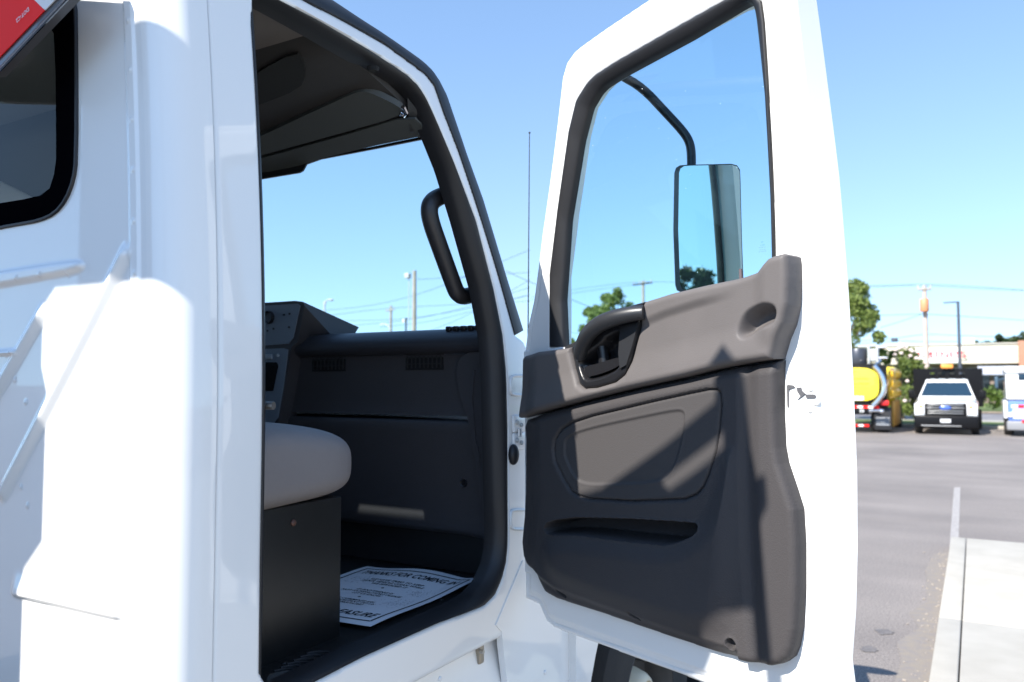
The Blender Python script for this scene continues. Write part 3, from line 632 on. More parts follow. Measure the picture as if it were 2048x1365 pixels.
MB().box((xv(2025), YV - .07, zv(838)), (xv(2062), YV - .052, zv(819)), bev=.01).build('placard', mat('placard_white', (.72, .74, .8), .5), bo)
MB().ball((xv(2020.5), YV - .1, zv(830)), .09, .03, .09).build('lamp', LAMPW, vn)
m2 = MB(); m2.box((xv(2012), YV - .12, zv(861)), (xv(2012) + 2.0, YV + .3, zv(842.5)), bev=.04); bo = m2.build('bumper', mat('grey_bumper', (.22, .22, .23), .45), vn)
MB().box((xv(2042), YV - .14, zv(846)), (xv(2052), YV - .118, zv(840)), bev=.01).build('tail_light', LAMPR, bo)
for x in (xv(2018), xv(2018) + 1.75): wheel(vn, (x, YV + 1.0, .40), .40, .3, GREYM, -1)
m2 = MB(); m2.box((xv(1994), YV + 2.6, zv(777)), (xv(2001), YV + 2.7, zv(752)), bev=.02); m2.tube([(xv(2000), YV + 2.65, zv(760)), (xv(2014), YV + 2.4, zv(757))], .03, 6); m2.build('side_mirror', mat('dark_mirror', (.05, .09, .13), .4), vn)
m2 = MB(); m2.box((xv(2014), YV + 2.2, .55), (xv(2014) + 2, YV + 5.2, zv(778)), bev=.15); m2.build('front_body', WHITE, vn)

exec_body = True
# ================================================================== THE TRUCK
TR = empty('truck', (-1.05, 1.6, 0), 'white truck with its passenger door swung wide open, filling the foreground', 'truck')
# --- rear wall with stamped steps, wrapped round the rear corner into the B pillar
def wall3(x, z, h): return np.array([x - tum(z), YB - h, z])
dline = np.array([on_wall(265, 488), on_wall(0, 1005)]); dl_d = dline[1] - dline[0]; dl_n = np.array([-dl_d[1], dl_d[0]]) / np.linalg.norm(dl_d)
dl2 = np.array([on_wall(98, 610), on_wall(-30, 830)]); d2 = dl2[1] - dl2[0]; d2n = np.array([-d2[1], d2[0]]) / np.linalg.norm(d2)
plate = np.array([on_wall(256, 1236), on_wall(20, 1187), on_wall(-60, 1170), on_wall(-60, 1120), on_wall(240, 600), on_wall(254, 900)])
bead = np.array([on_wall(-60, 553), on_wall(150, 520), on_wall(170, 524), on_wall(170, 538), on_wall(150, 548), on_wall(-60, 585)])
bead2 = np.array([on_wall(-60, 705), on_wall(38, 700), on_wall(42, 708), on_wall(-60, 716)])
def hwall(P):
    h = np.zeros(len(P))
    def bar(seg, wdt, ht):
        d, _ = nearest(P, seg, False); return ht * (1 - sstep(d, wdt * .55, wdt))
    def step_line(seg, ht, wr, wl):
        a_, b_ = seg[0], seg[1]; dd = (b_ - a_) / np.linalg.norm(b_ - a_); L_ = np.linalg.norm(b_ - a_)
        al = (P - a_) @ dd; pe = (P - a_) @ np.array([dd[1], -dd[0]])                  # pe > 0 on the upper-left side
        r_ = np.where(pe < 0, 1 - np.clip(-pe / wr, 0, 1), 1 - sstep(pe, 0, wl))
        return ht * r_ * sstep(al, .0, .03) * (1 - sstep(al, L_ - .03, L_))
    h += step_line(dline, .013, .016, .028) + step_line(dl2, .012, .016, .028)
    h += .010 * (1 - sstep(sdf(P, chaikin(bead, 2)), -.008, .003)) + .010 * (1 - sstep(sdf(P, bead2), -.004, .003))
    seg = np.array([on_wall(20, 1184), on_wall(254, 1235)])
    h += step_line(seg[::-1], .010, .009, .05)
    s = P[:, 0]; h += .004 * sstep(s, -.118, -.112) * (1 - sstep(s, -.090, -.086))
    for zz_ in np.arange(1.1, 2.66, .095):
        r = np.hypot(P[:, 0] + .100, P[:, 1] - zz_); h += .0025 * (1 - sstep(r, .002, .0055))
    for q in ((5, 560), (42, 557), (88, 551), (138, 548), (52, 805), (55, 1012), (30, 760), (42, 975)):
        r = np.hypot(P[:, 0] - on_wall(*q)[0], P[:, 1] - on_wall(*q)[1]); h += .003 * (1 - sstep(r, .002, .006))
    return h
win_px = [(155, -16), (155, 100), (155, 320), (150, 360), (135, 400), (112, 428), (80, 442), (40, 449), (0, 456)]
win = [on_wall(*q) for q in win_px]; wz = win[-1][1]; wx = -1.05; ztop = 2.625
winP = [(win[0][0] - .03, ztop), (win[0][0] - .004, ztop - .012)] + [q for q in win if q[1] < ztop - .02] + [(wx + .1, wz - .02), (wx + .03, wz), (wx, wz + .07), (wx, ztop - .05), (wx + .05, ztop)]
relief('rear_wall', [(-.64, 1.0), (-.069, 1.0), (-.069, 2.70), (-.64, 2.70)], [[q for q in winP if q[0] > -.7] and winP], hwall, .0035, wall3, WHITE, TR, .012)
rw = MB()
rw.box((-2.03, YB, 1.0), (-1.06, YB + .02, 2.70)); rw.box((-1.06, YB, 1.0), (-.641, YB + .02, wz - .03)); rw.box((-1.06, YB + .003, ztop - .008), (-.641, YB + .02, 2.70)); rw.box((-1.90, YB + .021, 2.66), (-.2, YB + .029, 2.775)); rw.build('rear_panel', WHITE, TR)
# window: flush dark glass with a black printed border
gi = [on_wall(*q) for q in ((113, 70), (115, 150), (116, 320), (112, 350), (103, 378), (85, 392), (50, 400), (0, 408))]
gin = [(gi[0][0] - .02, 2.575), (gi[0][0] - .003, 2.555)] + gi[1:] + [(wx + .09, wz + .04), (wx + .05, wz + .08), (wx + .05, 2.55), (wx + .07, 2.575)]
rwin = relief('rear_window', np.array(winP), [gin], None, .006, lambda a_, b_, h: np.array([a_ - tum(b_), YB - .004 - h, b_]), mat('black_frit', (.0015, .0015, .0025), .25, spec=.0), TR, .006)
mesh('pane', [(a_ - tum(b_), YB - .0025, b_) for a_, b_ in gin], [tuple(range(len(gin)))], GLASS_R, rwin, False)
sl = MB(); sl.tube([tuple(wall3(a_, b_, .002)) for a_, b_ in chaikin(np.array(winP), 1)] + [tuple(wall3(*winP[0], .002))], .004, 6); sl.build('window_seal', RUBBER, rwin)
# corner and B pillar
prof = [(-.0001, 1.0), (0, .985)] + [(-.07 + .07 * math.cos(t), .975 + .07 * math.sin(t)) for t in np.linspace(0, -math.pi / 2, 14)]
zs_ = np.linspace(1.0, 2.70, 60); v = []; f = []
for z in zs_:
    for x, y in prof: v.append((x - tum(z), y, z))
n = len(prof)
for i in range(len(zs_) - 1):
    for j in range(n - 1): f.append((i * n + j, i * n + j + 1, (i + 1) * n + j + 1, (i + 1) * n + j))
mesh('rear_corner', v, f, WHITE, TR)
# side frame round the door opening
wi_px = [(556, 0), (640, 43), (731, 96), (790, 134), (816, 152), (838, 174), (853, 200), (873, 245), (905, 320), (952, 442), (987, 579), (1005, 670), (1012, 740), (1015, 850), (1015, 1000), (1015, 1088), (1012, 1125), (1004, 1158), (990, 1190), (968, 1212), (925, 1229), (877, 1246), (726, 1314), (628, 1365)]
def yz(p): return (float(p[1]), float(p[2]))
wi = [yz(on_side(*q)) for q in wi_px]
opening = [(1.116, 1.30), (1.113, 1.5), (1.113, 2.58), (1.125, 2.65), (1.15, 2.668)] + wi + [(1.20, 1.236), (1.14, 1.255)]
wo_px = [(612, 0), (700, 46), (764, 82), (830, 130), (853, 148), (870, 170), (889, 225), (918, 300), (951, 398), (995, 539), (1031, 669)]
wo = [yz(on_side(*q)) for q in wo_px]
outl = [(.999, 1.12), (2.24, 1.12), (2.24, 1.90), (2.16, 1.985)] + wo[::-1] + [(.999, wo[0][1] + .005)]
def hside(P):
    d = np.minimum(-sdf(P, np.array(outl)), np.abs(sdf(P, np.array(opening))))
    step = -.004 * (1 - sstep(P[:, 0], 1.0, 1.006)) * 0
    return edge_round(np.minimum(d, -sdf(P, np.array(outl)) + (P[:, 0] < 1.03) * 1.0), .010) + step
relief('side_frame', outl, [opening], hside, .0055, lambda a_, b_, h: np.array([-tum(b_) + h, a_, b_]), WHITE, TR, .055)
# black weatherstrip round the opening
si_px = [(505, 0), (560, 30), (629, 69), (731, 129), (800, 172), (816, 187), (830, 205), (846, 240), (886, 340), (917, 442), (955, 579), (972, 670), (978, 740), (981, 850), (984, 1000), (986, 1060), (984, 1100), (978, 1130), (962, 1165), (940, 1190), (905, 1210), (850, 1235), (700, 1300), (590, 1352), (560, 1366)]
si = [on_side(*q, off=-.035) for q in si_px]; wi3 = [on_side(*q, off=-.004) for q in wi_px]
seal = loft(wi3, si, (1, 0, 0), .012, .03, n=140, k=9)
bs = [(-.004 - tum(z), 1.116, z) for z in np.linspace(2.66, 1.24, 20)]; bs2 = [(-.05 - tum(z), 1.135, z) for z in np.linspace(2.64, 1.25, 20)]
loft(bs, bs2, (.6, .8, 0), .008, .02, n=40, k=7, mb=seal)
seal.build('door_seal', RUBBER, TR, angle=60)
stp = MB(); stp.tube([tuple(on_side(531, 812, -.01) + np.array([-.03, .0, 0])), tuple(on_side(531, 812, -.01) + np.array([.01, .012, 0]))], .008, 10); stp.build('door_striker', STEEL, TR)
# outer gasket along roof edge and A pillar
go_px = [(661, 0), (720, 40), (780, 79), (835, 117), (858, 137), (876, 160), (892, 190), (930, 305), (965, 400), (1010, 550), (1046, 662)]
go3 = [on_side(*q, off=-.03) for q in go_px]; wo3 = [on_side(*q, off=.003) for q in wo_px]
go3 = [go3[0] + np.array([0, -.35, .0])] + go3; wo3 = [wo3[0] + np.array([0, -.2, .0])] + wo3
gk = loft(wo3, go3, (.9, 0, .43), .010, .03, n=110, k=9); gk.build('roof_gasket', RUBBER, TR, angle=60)
# roof
pr = [(-.055, 2.705), (-.075, 2.745), (-.12, 2.775), (-.22, 2.79), (-1.0, 2.81), (-1.8, 2.79), (-1.95, 2.76), (-2.03, 2.70)]
v = []; f = []; ys = [(YB, 0, 0), (YB + .03, .0, .0), (1.3, 0, 0), (1.52, -.005, 0), (1.66, -.03, 0), (1.75, -.07, 0), (1.81, -.13, 0)]
for y, dz, _ in ys:
    for x, z in pr: v.append((x - .015, y, z + dz))
    for x, z in pr[::-1]: v.append((x - .015, y, z + dz - .03))
n = 2 * len(pr)
for i in range(len(ys) - 1):
    for j in range(n): f.append((i * n + j, i * n + (j + 1) % n, (i + 1) * n + (j + 1) % n, (i + 1) * n + j))
f.append(tuple(range(n))); f.append(tuple((len(ys) - 1) * n + j for j in range(n)))
mesh('roof', v, f, WHITE, TR, True, 50)
# driver side, kept simple: wall with a window opening
dv = MB(); dv.box((-2.06, YB + .02, 1.0), (-2.03, 2.2, 1.95)); dv.box((-2.0, YB + .02, 1.95), (-1.97, 1.62, 2.72)); dv.box((-2.0, 1.62, 2.40), (-1.97, 1.8, 2.72)); dv.build('driver_side', WHITE, TR)
mesh('driver_window', [(-2.02, 1.62, 1.95), (-2.02, 2.1, 1.95), (-1.985, 1.88, 2.40), (-1.985, 1.62, 2.40)], [(0, 1, 2, 3)], GLASS_W, TR, False)
# sill: lower edge, bracket, rivets
sm = MB(); sm.box((-.20, 1.0, 1.119), (-.012, 2.24, 1.2), bev=.006); sm.build('sill', WHITE, TR)
br = MB(); p = on_side(962, 1285, -.03); br.box((p[0] - .02, p[1] - .012, p[2] - .06), (p[0] + .004, p[1] + .014, p[2] + .035), bev=.006); bo = br.build('bracket', mat('tan_steel', (.36, .32, .26), .5, metal=.6), TR)
p2 = on_side(960, 1303, -.024); MB().tube([(p2[0], p2[1], p2[2]), (p2[0] + .012, p2[1], p2[2])], .006, 8).build('bolt', STEEL, bo)
# cowl side below: fender / step panel in shade
fp = MB(); v = []; f = []
rowsY = np.linspace(1.30, 2.47, 30); prz = [(1.13, -.06), (1.05, -.045), (.95, -.03), (.8, -.02), (.6, -.012), (.45, -.01), (.42, -.04)]
for y in rowsY:
    t = (y - 1.3) / 1.42
    for z, x in prz: v.append((x + .03 * t, y, z))
n = len(prz)
for i in range(len(rowsY) - 1):
    for j in range(n - 1): f.append((i * n + j, i * n + j + 1, (i + 1) * n + j + 1, (i + 1) * n + j))
mesh('side_panel', v, f, WHITE, TR)
kp = MB(); kp.prism([on_side(x, y, .003) for x, y in ((992, 1251), (1046, 1122), (1110, 1130), (1170, 1380), (1016, 1380), (1006, 1290), (1004, 1264))], (-.02, 0, 0)); kp.build('cowl_panel', WHITE, TR)
for q in ((880, 1358), (1090, 1345)): p = on_x(*q, .004); MB().ball(tuple(p), .004, .007, .007, n=10).build('rivet', WHITE, TR)
# front fender with wheel arch, wheel, hood
WC = (-.16, 3.25, .52)
fn = MB(); arc = [(3.25 + .75 * math.cos(t), .52 + .75 * math.sin(t)) for t in np.linspace(math.pi, 0, 30)]
ring_ = [(0.03, y, z) for y, z in [(2.45, .45), (2.45, 1.45), (2.9, 1.66), (3.6, 1.66), (4.15, 1.45), (4.15, .45)]] + [(0.03, y, z) for y, z in arc[::-1]]
fn.prism(ring_, (-.05, 0, 0)); fn.build('fender', WHITE, TR)
hd_ = MB()
A = [(-1.95, 2.40, .7), (-.10, 2.40, .7), (-.10, 2.40, 1.72), (-.35, 2.40, 1.84), (-1.7, 2.40, 1.84), (-1.95, 2.40, 1.72)]
B = [(-1.80, 4.3, .7), (-.25, 4.3, .7), (-.25, 4.3, 1.45), (-.45, 4.3, 1.55), (-1.6, 4.3, 1.55), (-1.80, 4.3, 1.45)]
hd_.box((-1.95, 2.335, .7), (-.10, 2.399, 1.95)); hd_.add(A + B, [tuple(range(6)), tuple(range(6, 12))] + [(i, (i + 1) % 6, 6 + (i + 1) % 6, 6 + i) for i in range(6)]); hd_.build('hood', WHITE, TR, angle=30)
def bigwheel(c):
    t = MB(); r = .52; t.lathe([(.29, -.15), (.33, -.15), (.46, -.16), (.51, -.135), (.52, -.10), (.52, .10), (.51, .135), (.46, .16), (.38, .155), (.33, .15), (.29, .15), (.29, -.15)], c, 'x', 64); o = t.build('wheel', TYRE, TR)
    q = MB(); q.lathe([(.30, .14), (.285, .15), (.275, .13), (.26, .03), (.15, .0), (.13, .02), (.13, .06)], c, 'x', 48); q.build('rim', mat('dark_rim', (.07, .06, .052), .5, var=(8, (.10, .08, .065))), o)
    h = MB(); h.lathe([(.13, .06), (.115, .11), (.10, .13), (.085, .135), (.08, .12), (.05, .12), (.045, .14), (0, .145)], c, 'x', 40); h.build('hub', mat('hub_cream', (.72, .60, .42), .45), o)
    b = MB()
    for k in range(10):
        t_ = 2 * math.pi * k / 10; y, z = .205 * math.cos(t_), .205 * math.sin(t_); b.tube([(c[0] + .02, c[1] + y, c[2] + z), (c[0] + .07, c[1] + y, c[2] + z)], .016, 6)
    b.build('lug_nut', STEEL, o)
bigwheel((WC[0], WC[1], WC[2]))
bigwheel((WC[0] - 1.75, WC[1], WC[2]))
aw_ = MB(); aw_.lathe([(.77, -.40), (.77, .0)], (-.03, 3.25, .52), 'x', 48); aw_.box((-.9, 2.45, .3), (-.46, 4.05, 1.32)); aw_.build('wheel_well', mat('underbody_black', (.012, .012, .012), .8), TR)
ch = MB()
for x in (-1.5, -.62): ch.box((x, -3.0, .72), (x + .09, 4.2, .98))
ch.build('chassis_rail', mat('chassis_black', (.02, .02, .022), .6), TR)
# antenna on the cowl
p0 = on_y(1056, 690, 2.6); p1 = on_y(1059, 266, 2.6)
an = MB(); an.tube([tuple(p0), tuple(p0 + (p1 - p0) * .5), tuple(p1)], [.0028, .002, .0016], 8); ao = an.build('antenna', RUBBER, TR)
tp = MB(); tp.ball(tuple(p1), .004, n=8); tp.build('antenna_tip', RUBBER, ao)
# round hood mirror hidden behind the door: only its shadow falls on the ground
hmr = MB(); g0 = on_z(1738, 1340, 0); hc = g0 - np.array(SUN) * (1.92 / -SUN.z); hmr.ball(tuple(hc), .17, .035, .055, n=20); hmr.tube([tuple(hc), (hc[0] - .03, hc[1] - .06, 1.7), (-.2, hc[1] - .1, 1.5)], .012, 8); hmr.build('fender_mirror', BLACKP, TR)
# marker plate with reflective tape on the body corner behind the window
YT = .80
def onT(px, py): return on_y(px, py, YT)
gu = MB(); gu.prism([onT(140, -10), onT(-10, 148), onT(-200, 150), onT(-200, -120), onT(140, -120)], (0, .02, 0)); guo = gu.build('corner_plate', mat('dark_edge', (.07, .07, .075), .3, coat=.5), TR)
e1 = MB(); e1.tube([tuple(onT(143, -12)), tuple(onT(-12, 152))], .0035, 8); e1.build('edge_trim', CHROME, guo)
tp1 = MB(); tp1.prism([onT(70, -10) + np.array([0, -.003, 0]), onT(62, 0 - 8) + np.array([0, -.003, 0]), onT(92, 22) + np.array([0, -.003, 0]), onT(-10, 128) + np.array([0, -.003, 0]), onT(-200, 128) + np.array([0, -.003, 0]), onT(-200, -10) + np.array([0, -.003, 0])][1:], (0, .002, 0)); to = tp1.build('red_tape', RED, guo)
tp2 = MB(); tp2.prism([onT(63, -7) + np.array([0, -.003, 0]), onT(124, -10) + np.array([0, -.003, 0]), onT(93, 22) + np.array([0, -.003, 0])], (0, .002, 0)); tp2.build('white_tape', SILV, guo)
MB().box((-.62, YT + .021, 2.66), (-.55, YB + .0, 2.72)).build('plate_bracket', GREYM, guo); MB().box((-.40, YT + .021, 2.645), (-.34, YB + .0, 2.69)).build('plate_bracket', GREYM, guo)
c0 = onT(50, 32); e = onT(33, 49) - onT(66, 16); e /= np.linalg.norm(e); up = np.cross(np.array([0, -1.0, 0]), e)
v, f = text2d('DOT-C2', .0105, 0, .0003); w_t = max(q[0] for q in v) - min(q[0] for q in v); kt = .043 / w_t; v = [(q[0] * kt, q[1] * kt, 0) for q in v]
mm = MB(); mm.add([c0 + e * a_ + up * b_ + np.array([0, -.0045, 0]) for a_, b_, _ in v], f); mm.build('tape_lettering', mat('pale_pink_print', (.78, .55, .55), .5), guo, smooth=False)
# unseen plates added behind the cab, shaped to shade rear wall and door
bk = MB(); Yk = -.3
def K(L): return [np.array([x, Yk, z]) for x, z in L]
KM = mat('grey_body_steel', (.25, .25, .26), .5, bump=(20, .2, .003))
bk.prism(K([(-2.25, 3.165), (-.35, 3.15), (-.06, 3.18), (-.06, 3.600), (-.13, 3.578), (-.155, 3.598), (-.155, 3.637), (-.34, 3.637), (-.36, 3.63), (-.62, 3.63), (-.80, 3.664), (-2.25, 3.664)]), (0, .008, 0))
bk.prism(K([(-.06, 3.18), (-.03, 3.24), (.034, 3.275), (.098, 3.285), (.098, 3.63), (.034, 3.633), (-.06, 3.600)]), (0, .008, 0))
bk.prism(K([(-.34, 3.637), (-.155, 3.637), (-.155, 3.612), (.034, 3.676), (.034, 3.637), (.1, 3.632), (.085, 3.79), (.05, 3.84), (.012, 3.80), (.01, 3.745), (-.15, 3.69)]), (0, .008, 0))
bk.prism(K([(.098, 3.285), (.112, 3.10), (.12, 1.0), (.165, 1.0), (.155, 3.10), (.125, 3.46), (.146, 3.49), (.142, 3.55), (.118, 3.55), (.100, 3.63), (.098, 3.60)]), (0, .008, 0))
bk.prism(K([(-2.25, 1.0), (-.80, 1.0), (-.80, 2.3), (-.83, 2.36), (-.83, 2.6), (-.77, 2.66), (-.77, 2.95), (-.79, 3.0), (-.79, 3.12), (-.74, 3.164), (-2.25, 3.164)]), (0, .008, 0))
bk.build('shadow_plate', KM, TR, smooth=False)
bx = MB(); bx.box((-2.2, -6.2, 1.0), (.10, -.32, 1.12)); bx.build('body_floor', KM, TR)
bx = MB(); bx.box((-2.2, -6.2, 1.125), (.08, -1.7, 2.35), bev=.03); bx.build('sky_blocker', KM, TR)  # unseen box, added to block sky light from behind the cab

# ------------------------------------------------------------------ cab interior
fl = MB(); fl.box((-2.0, 1.0, 1.19), (-.06, 2.33, 1.232)); fl.build('floor', FLOORM, TR)
tp = MB()
for k in range(26): tp.box((-.058, 1.14 + k * .016, 1.228), (-.05, 1.148 + k * .016, 1.239))
thr = MB(); thr.box((-.24, 1.13, 1.232), (-.045, 2.0, 1.238), bev=.002); tho = thr.build('threshold_plate', mat('scuff_plate', (.014, .014, .014), .3, bump=(400, .5, .001)), TR)
rb = MB()
for k in range(6):
    P_ = [on_z(x + k * 13, y - k * 7, 1.239) for x, y in ((548, 1344), (575, 1338), (602, 1342), (622, 1350))]; rb.tube([tuple(q) for q in chaikin(np.array(P_), 2, False)], .0035, 6)
rb.build('tread_rib', BLACKM, tho)
P_ = [on_z(x, y, 1.2384) for x, y in ((534, 1352), (552, 1346), (580, 1341), (604, 1345), (622, 1353), (600, 1364), (560, 1378), (534, 1380))]; sp2 = MB(); sp2.prism(chaikin(np.array(P_), 1), (0, 0, .0012)); sp2.build('scuff_pad', mat('sunlit_scuff', (.10, .10, .095), .22, bump=(300, .4, .0008)), tho, smooth=False)  # scuff pad, its colour lightened for the sunlit spot on the threshold
sc = MB()
for y in (1.30, 1.62, 1.9): sc.ball((-.13, y, 1.239), .008, .008, .003, n=10)
sc.build('screw', mat('dark_screw', (.1, .1, .1), .3, metal=1), tho)
gl_ = MB(); gl_.box((-.30, 1.115, 1.233), (-.16, 1.20, 1.262), bev=.01); gl_.build('belt_anchor', mat('glitter_black', (.03, .03, .03), .2, bump=(300, 1, .003)), TR)
# back of cab lining and kick panel
ln = MB(); ln.box((-1.97, YB + .025, 1.2), (-.10, YB + .04, wz - .04)); ln.box((-.28, YB + .025, wz - .03), (-.10, YB + .04, 2.68)); ln.build('rear_lining', HEADD, TR)
ld = MB(); ld.box((-1.96, YB + .05, 1.2), (-1.93, 2.1, 1.93)); ld.box((-1.965, YB + .05, 1.93), (-1.935, 1.6, 2.67)); ld.build('driver_lining', HEADD, TR)
# seat
st = empty('passenger_seat', (-.4, 1.25, 1.23)); st.parent = TR; st.matrix_parent_inverse = Matrix.Translation(-TR.location)
pd = MB(); pd.box((-.64, 1.02, 1.233), (-.154, 1.508, 1.575), bev=.004); pdo = pd.build('pedestal', PEDM, st)
p = on_x(586, 1046, -.154); MB().lathe([(.0, .006), (.004, .006), (.0075, .003), (.008, 0)], tuple(p), 'x', 14).build('bolt', mat('rusty_bolt', (.12, .06, .045), .5, metal=.4), pdo)
cs = MB(); v = []; f = []; nu, nv = 96, 40; C0 = np.array([-.43, 1.275, 1.655]); SZ = np.array([.315, .285, .093])
for i in range(nu):
    for j in range(nv + 1):
        u = 2 * math.pi * i / nu; t = -math.pi / 2 + math.pi * j / nv; pw = lambda q, e: math.copysign(abs(q) ** e, q)
        x, y, z = pw(math.cos(u), .30) * pw(math.cos(t), .36), pw(math.sin(u), .30) * pw(math.cos(t), .36), pw(math.sin(t), .50)
        q = C0 + SZ * np.array([x, y, z]); q[2] += -.018 * (y > 0) * y * y * (z > 0) + .02 * (1 - abs(y)) * (z > 0) + .012 * y * (z < 0)
        v.append(q)
for i in range(nu):
    for j in range(nv): f.append((i * (nv + 1) + j, ((i + 1) % nu) * (nv + 1) + j, ((i + 1) % nu) * (nv + 1) + j + 1, i * (nv + 1) + j + 1))
mesh('cushion', v, f, SEATM, st)
bk_ = MB(); bk_.box((-.66, YB + .05, 1.66), (-.2, 1.06, 2.2), bev=.04); bk_.build('backrest', SEATM, st)
# dashboard: one profile swept across the cab
dp = [(2.62, 1.99), (2.35, 2.025), (2.20, 2.032), (2.13, 2.028), (2.095, 2.015), (2.075, 1.990), (2.072, 1.965), (2.085, 1.952), (2.105, 1.944), (2.112, 1.93), (2.112, 1.76), (2.106, 1.745)]
xs = np.linspace(-1.9, -.09, 40)
def sweep(prof, name, m, parent):
    v = []; f = []; n = len(prof)
    for x in xs:
        ym = 2.125 + .195 * (1 - ((x + 1.0) / .92) ** 2)
        for y, z in prof: v.append((x, min(y, ym), z))
    for i in range(len(xs) - 1):
        for j in range(n - 1): f.append((i * n + j, i * n + j + 1, (i + 1) * n + j + 1, (i + 1) * n + j))
    f.append(tuple(range(n))); f.append(tuple((len(xs) - 1) * n + j for j in range(n)))
    return mesh(name, v, f, m, parent, True, 60)
dash = sweep(chaikin(np.array(dp[8:] + [(2.62, 1.745)]), 1, False), 'dashboard', DASHM, TR)
sweep(chaikin(np.array(dp[:9] + [(2.62, 1.94)]), 2, False), 'dash_pad', DASHTOP, dash)
lowp = [(2.62, 1.735), (2.13, 1.735), (2.108, 1.733), (2.102, 1.722), (2.104, 1.70), (2.125, 1.50), (2.13, 1.42), (2.135, 1.39), (2.15, 1.372), (2.20, 1.365), (2.62, 1.365)]
sweep(lowp, 'glove_box', DASHM, dash)
kb_ = MB(); kb_.box((-1.9, 2.22, 1.235), (-.09, 2.33, 1.40)); kb_.build('firewall', BLACKM, TR)
for (l, t, r, b) in ((625, 711, 691, 743), (812, 704, 887, 740)):
    A = on_y(l, t, 2.11); B = on_y(r, b, 2.11)
    fr_ = MB(); x0_, x1_, z1_, z0_ = A[0], B[0], A[2], B[2]
    fr_.box((x0_, 2.1085, z0_), (x1_, 2.1118, z1_)); vo = fr_.build('air_vent', mat('vent_black', (.004, .004, .005), .6), dash)
    sl_ = MB()
    for k in range(9): x = x0_ + (x1_ - x0_) * (k + .5) / 9; sl_.box((x - .002, 2.1055, z0_ + .006), (x + .002, 2.1085, z1_ - .006))
    for k in range(2): z = z0_ + (z1_ - z0_) * (k + 1) / 3; sl_.box((x0_ + .005, 2.103, z - .0015), (x1_ - .005, 2.1055, z + .0015))
    sl_.build('louvre', BLACKM, vo)
dg = MB()
for k in range(5):
    x = -.26 + k * .028; dg.box((x, 2.10, 2.018), (x + .018, 2.15, 2.034), bev=.003)
dg.build('defrost_vent', BLACKP, dash)
# end cap of the dash next to the door opening
capp = [on_y(*q, 2.095) for q in ((975, 705), (945, 703), (922, 712), (913, 735), (914, 770), (925, 810), (938, 845), (946, 900), (955, 960), (968, 1030), (975, 1074), (990, 1076), (990, 800))]
cp = MB(); cp.prism(chaikin(np.array(capp), 1), (0, .03, 0)); cp.build('end_cap', DASHM, dash, smooth=False)
rl = MB(); rl.tube([tuple(on_y(*q, 2.092)) for q in ((948, 740), (944, 800), (950, 880), (958, 910), (960, 930), (955, 905))], .004, 6); rl.build('cap_ridge', DASHM, dash)
p = on_y(927, 967, 2.118); MB().lathe([(0, 0), (.008, 0), (.0115, -.004), (.013, .002)], tuple(p), 'y', 16).build('screw_cap', BLACKP, dash)
# centre stack: hump wrapping toward the driver
YS_ = 2.055
Fp = [on_y(*q, YS_) for q in ((430, 615), (527, 606), (590, 602), (606, 604), (609, 612), (596, 684), (583, 694), (572, 760), (560, 830), (552, 862), (470, 865))]
Bp = [on_y(*q, YS_) + np.array([.0, .24, 0]) for q in ((430, 615), (527, 606), (590, 602), (606, 604), (609, 612), (596, 684), (583, 694), (572, 760), (560, 830), (552, 862), (470, 865))]
Bp = [p - np.array([0, .24, 0]) + np.array([0, .08, 0]) for p in Bp]
Bp[3] = on_y(718, 655, 2.28); Bp[4] = on_y(690, 700, 2.2); Bp[2] = Bp[3] + np.array([-.10, 0, .004]); Bp[1] = Bp[3] + np.array([-.3, 0, .004]); Bp[0] = Bp[3] + np.array([-.6, 0, .0])
n = len(Fp); cs_ = MB(); cs_.add(Fp + Bp, [tuple(range(n)), tuple(range(n, 2 * n))] + [(i, (i + 1) % n, n + (i + 1) % n, n + i) for i in range(n)])
stack = cs_.build('centre_stack', DASHM, TR, angle=50)
def stk(q, y): return on_y(*q, y)
fpn = [stk(q, YS_ - .003) for q in ((440, 622), (527, 612), (595, 608), (600, 612), (586, 676), (577, 688), (520, 692), (440, 695))]
MB().prism(fpn, (0, .004, 0)).build('gauge_panel', STACKM, stack, smooth=False)
fpn = [stk(q, YS_ - .003) for q in ((440, 702), (566, 697), (576, 700), (567, 770), (556, 835), (545, 850), (440, 850))]
MB().prism(fpn, (0, .004, 0)).build('radio_bezel', STACKM, stack, smooth=False)
fpn = [stk(q, YS_ - .005) for q in ((440, 725), (553, 725), (556, 732), (546, 782), (440, 785))]
MB().prism(fpn, (0, .003, 0)).build('radio', mat('radio_black', (.006, .006, .007), .25), stack, smooth=False)
p = stk((536, 635), YS_ - .012); m2 = MB(); m2.lathe([(.016, 0), (.022, -.006), (.024, .004), (.023, .01)], tuple(p), 'y', 28); m2.build('gauge_ring', BLACKP, stack)
m2 = MB()
for q in ((568, 630), (579, 628), (578, 655), (547, 658), (535, 662)): p = stk(q, YS_ - .004); m2.lathe([(0, -.002), (.0035, -.002), (.004, .001)], tuple(p), 'y', 10)
m2.build('screw', BLACKP, stack)
m2 = MB(); p = stk((541, 714), YS_ - .006); m2.box((p[0] - .03, p[1] - .004, p[2] - .009), (p[0] + .008, p[1] + .004, p[2] + .009), bev=.003); p = stk((556, 711), YS_ - .005); m2.lathe([(0, -.006), (.005, -.006), (.006, .002)], tuple(p), 'y', 12); m2.build('radio_button', mat('button_grey', (.3, .33, .36), .4), stack)
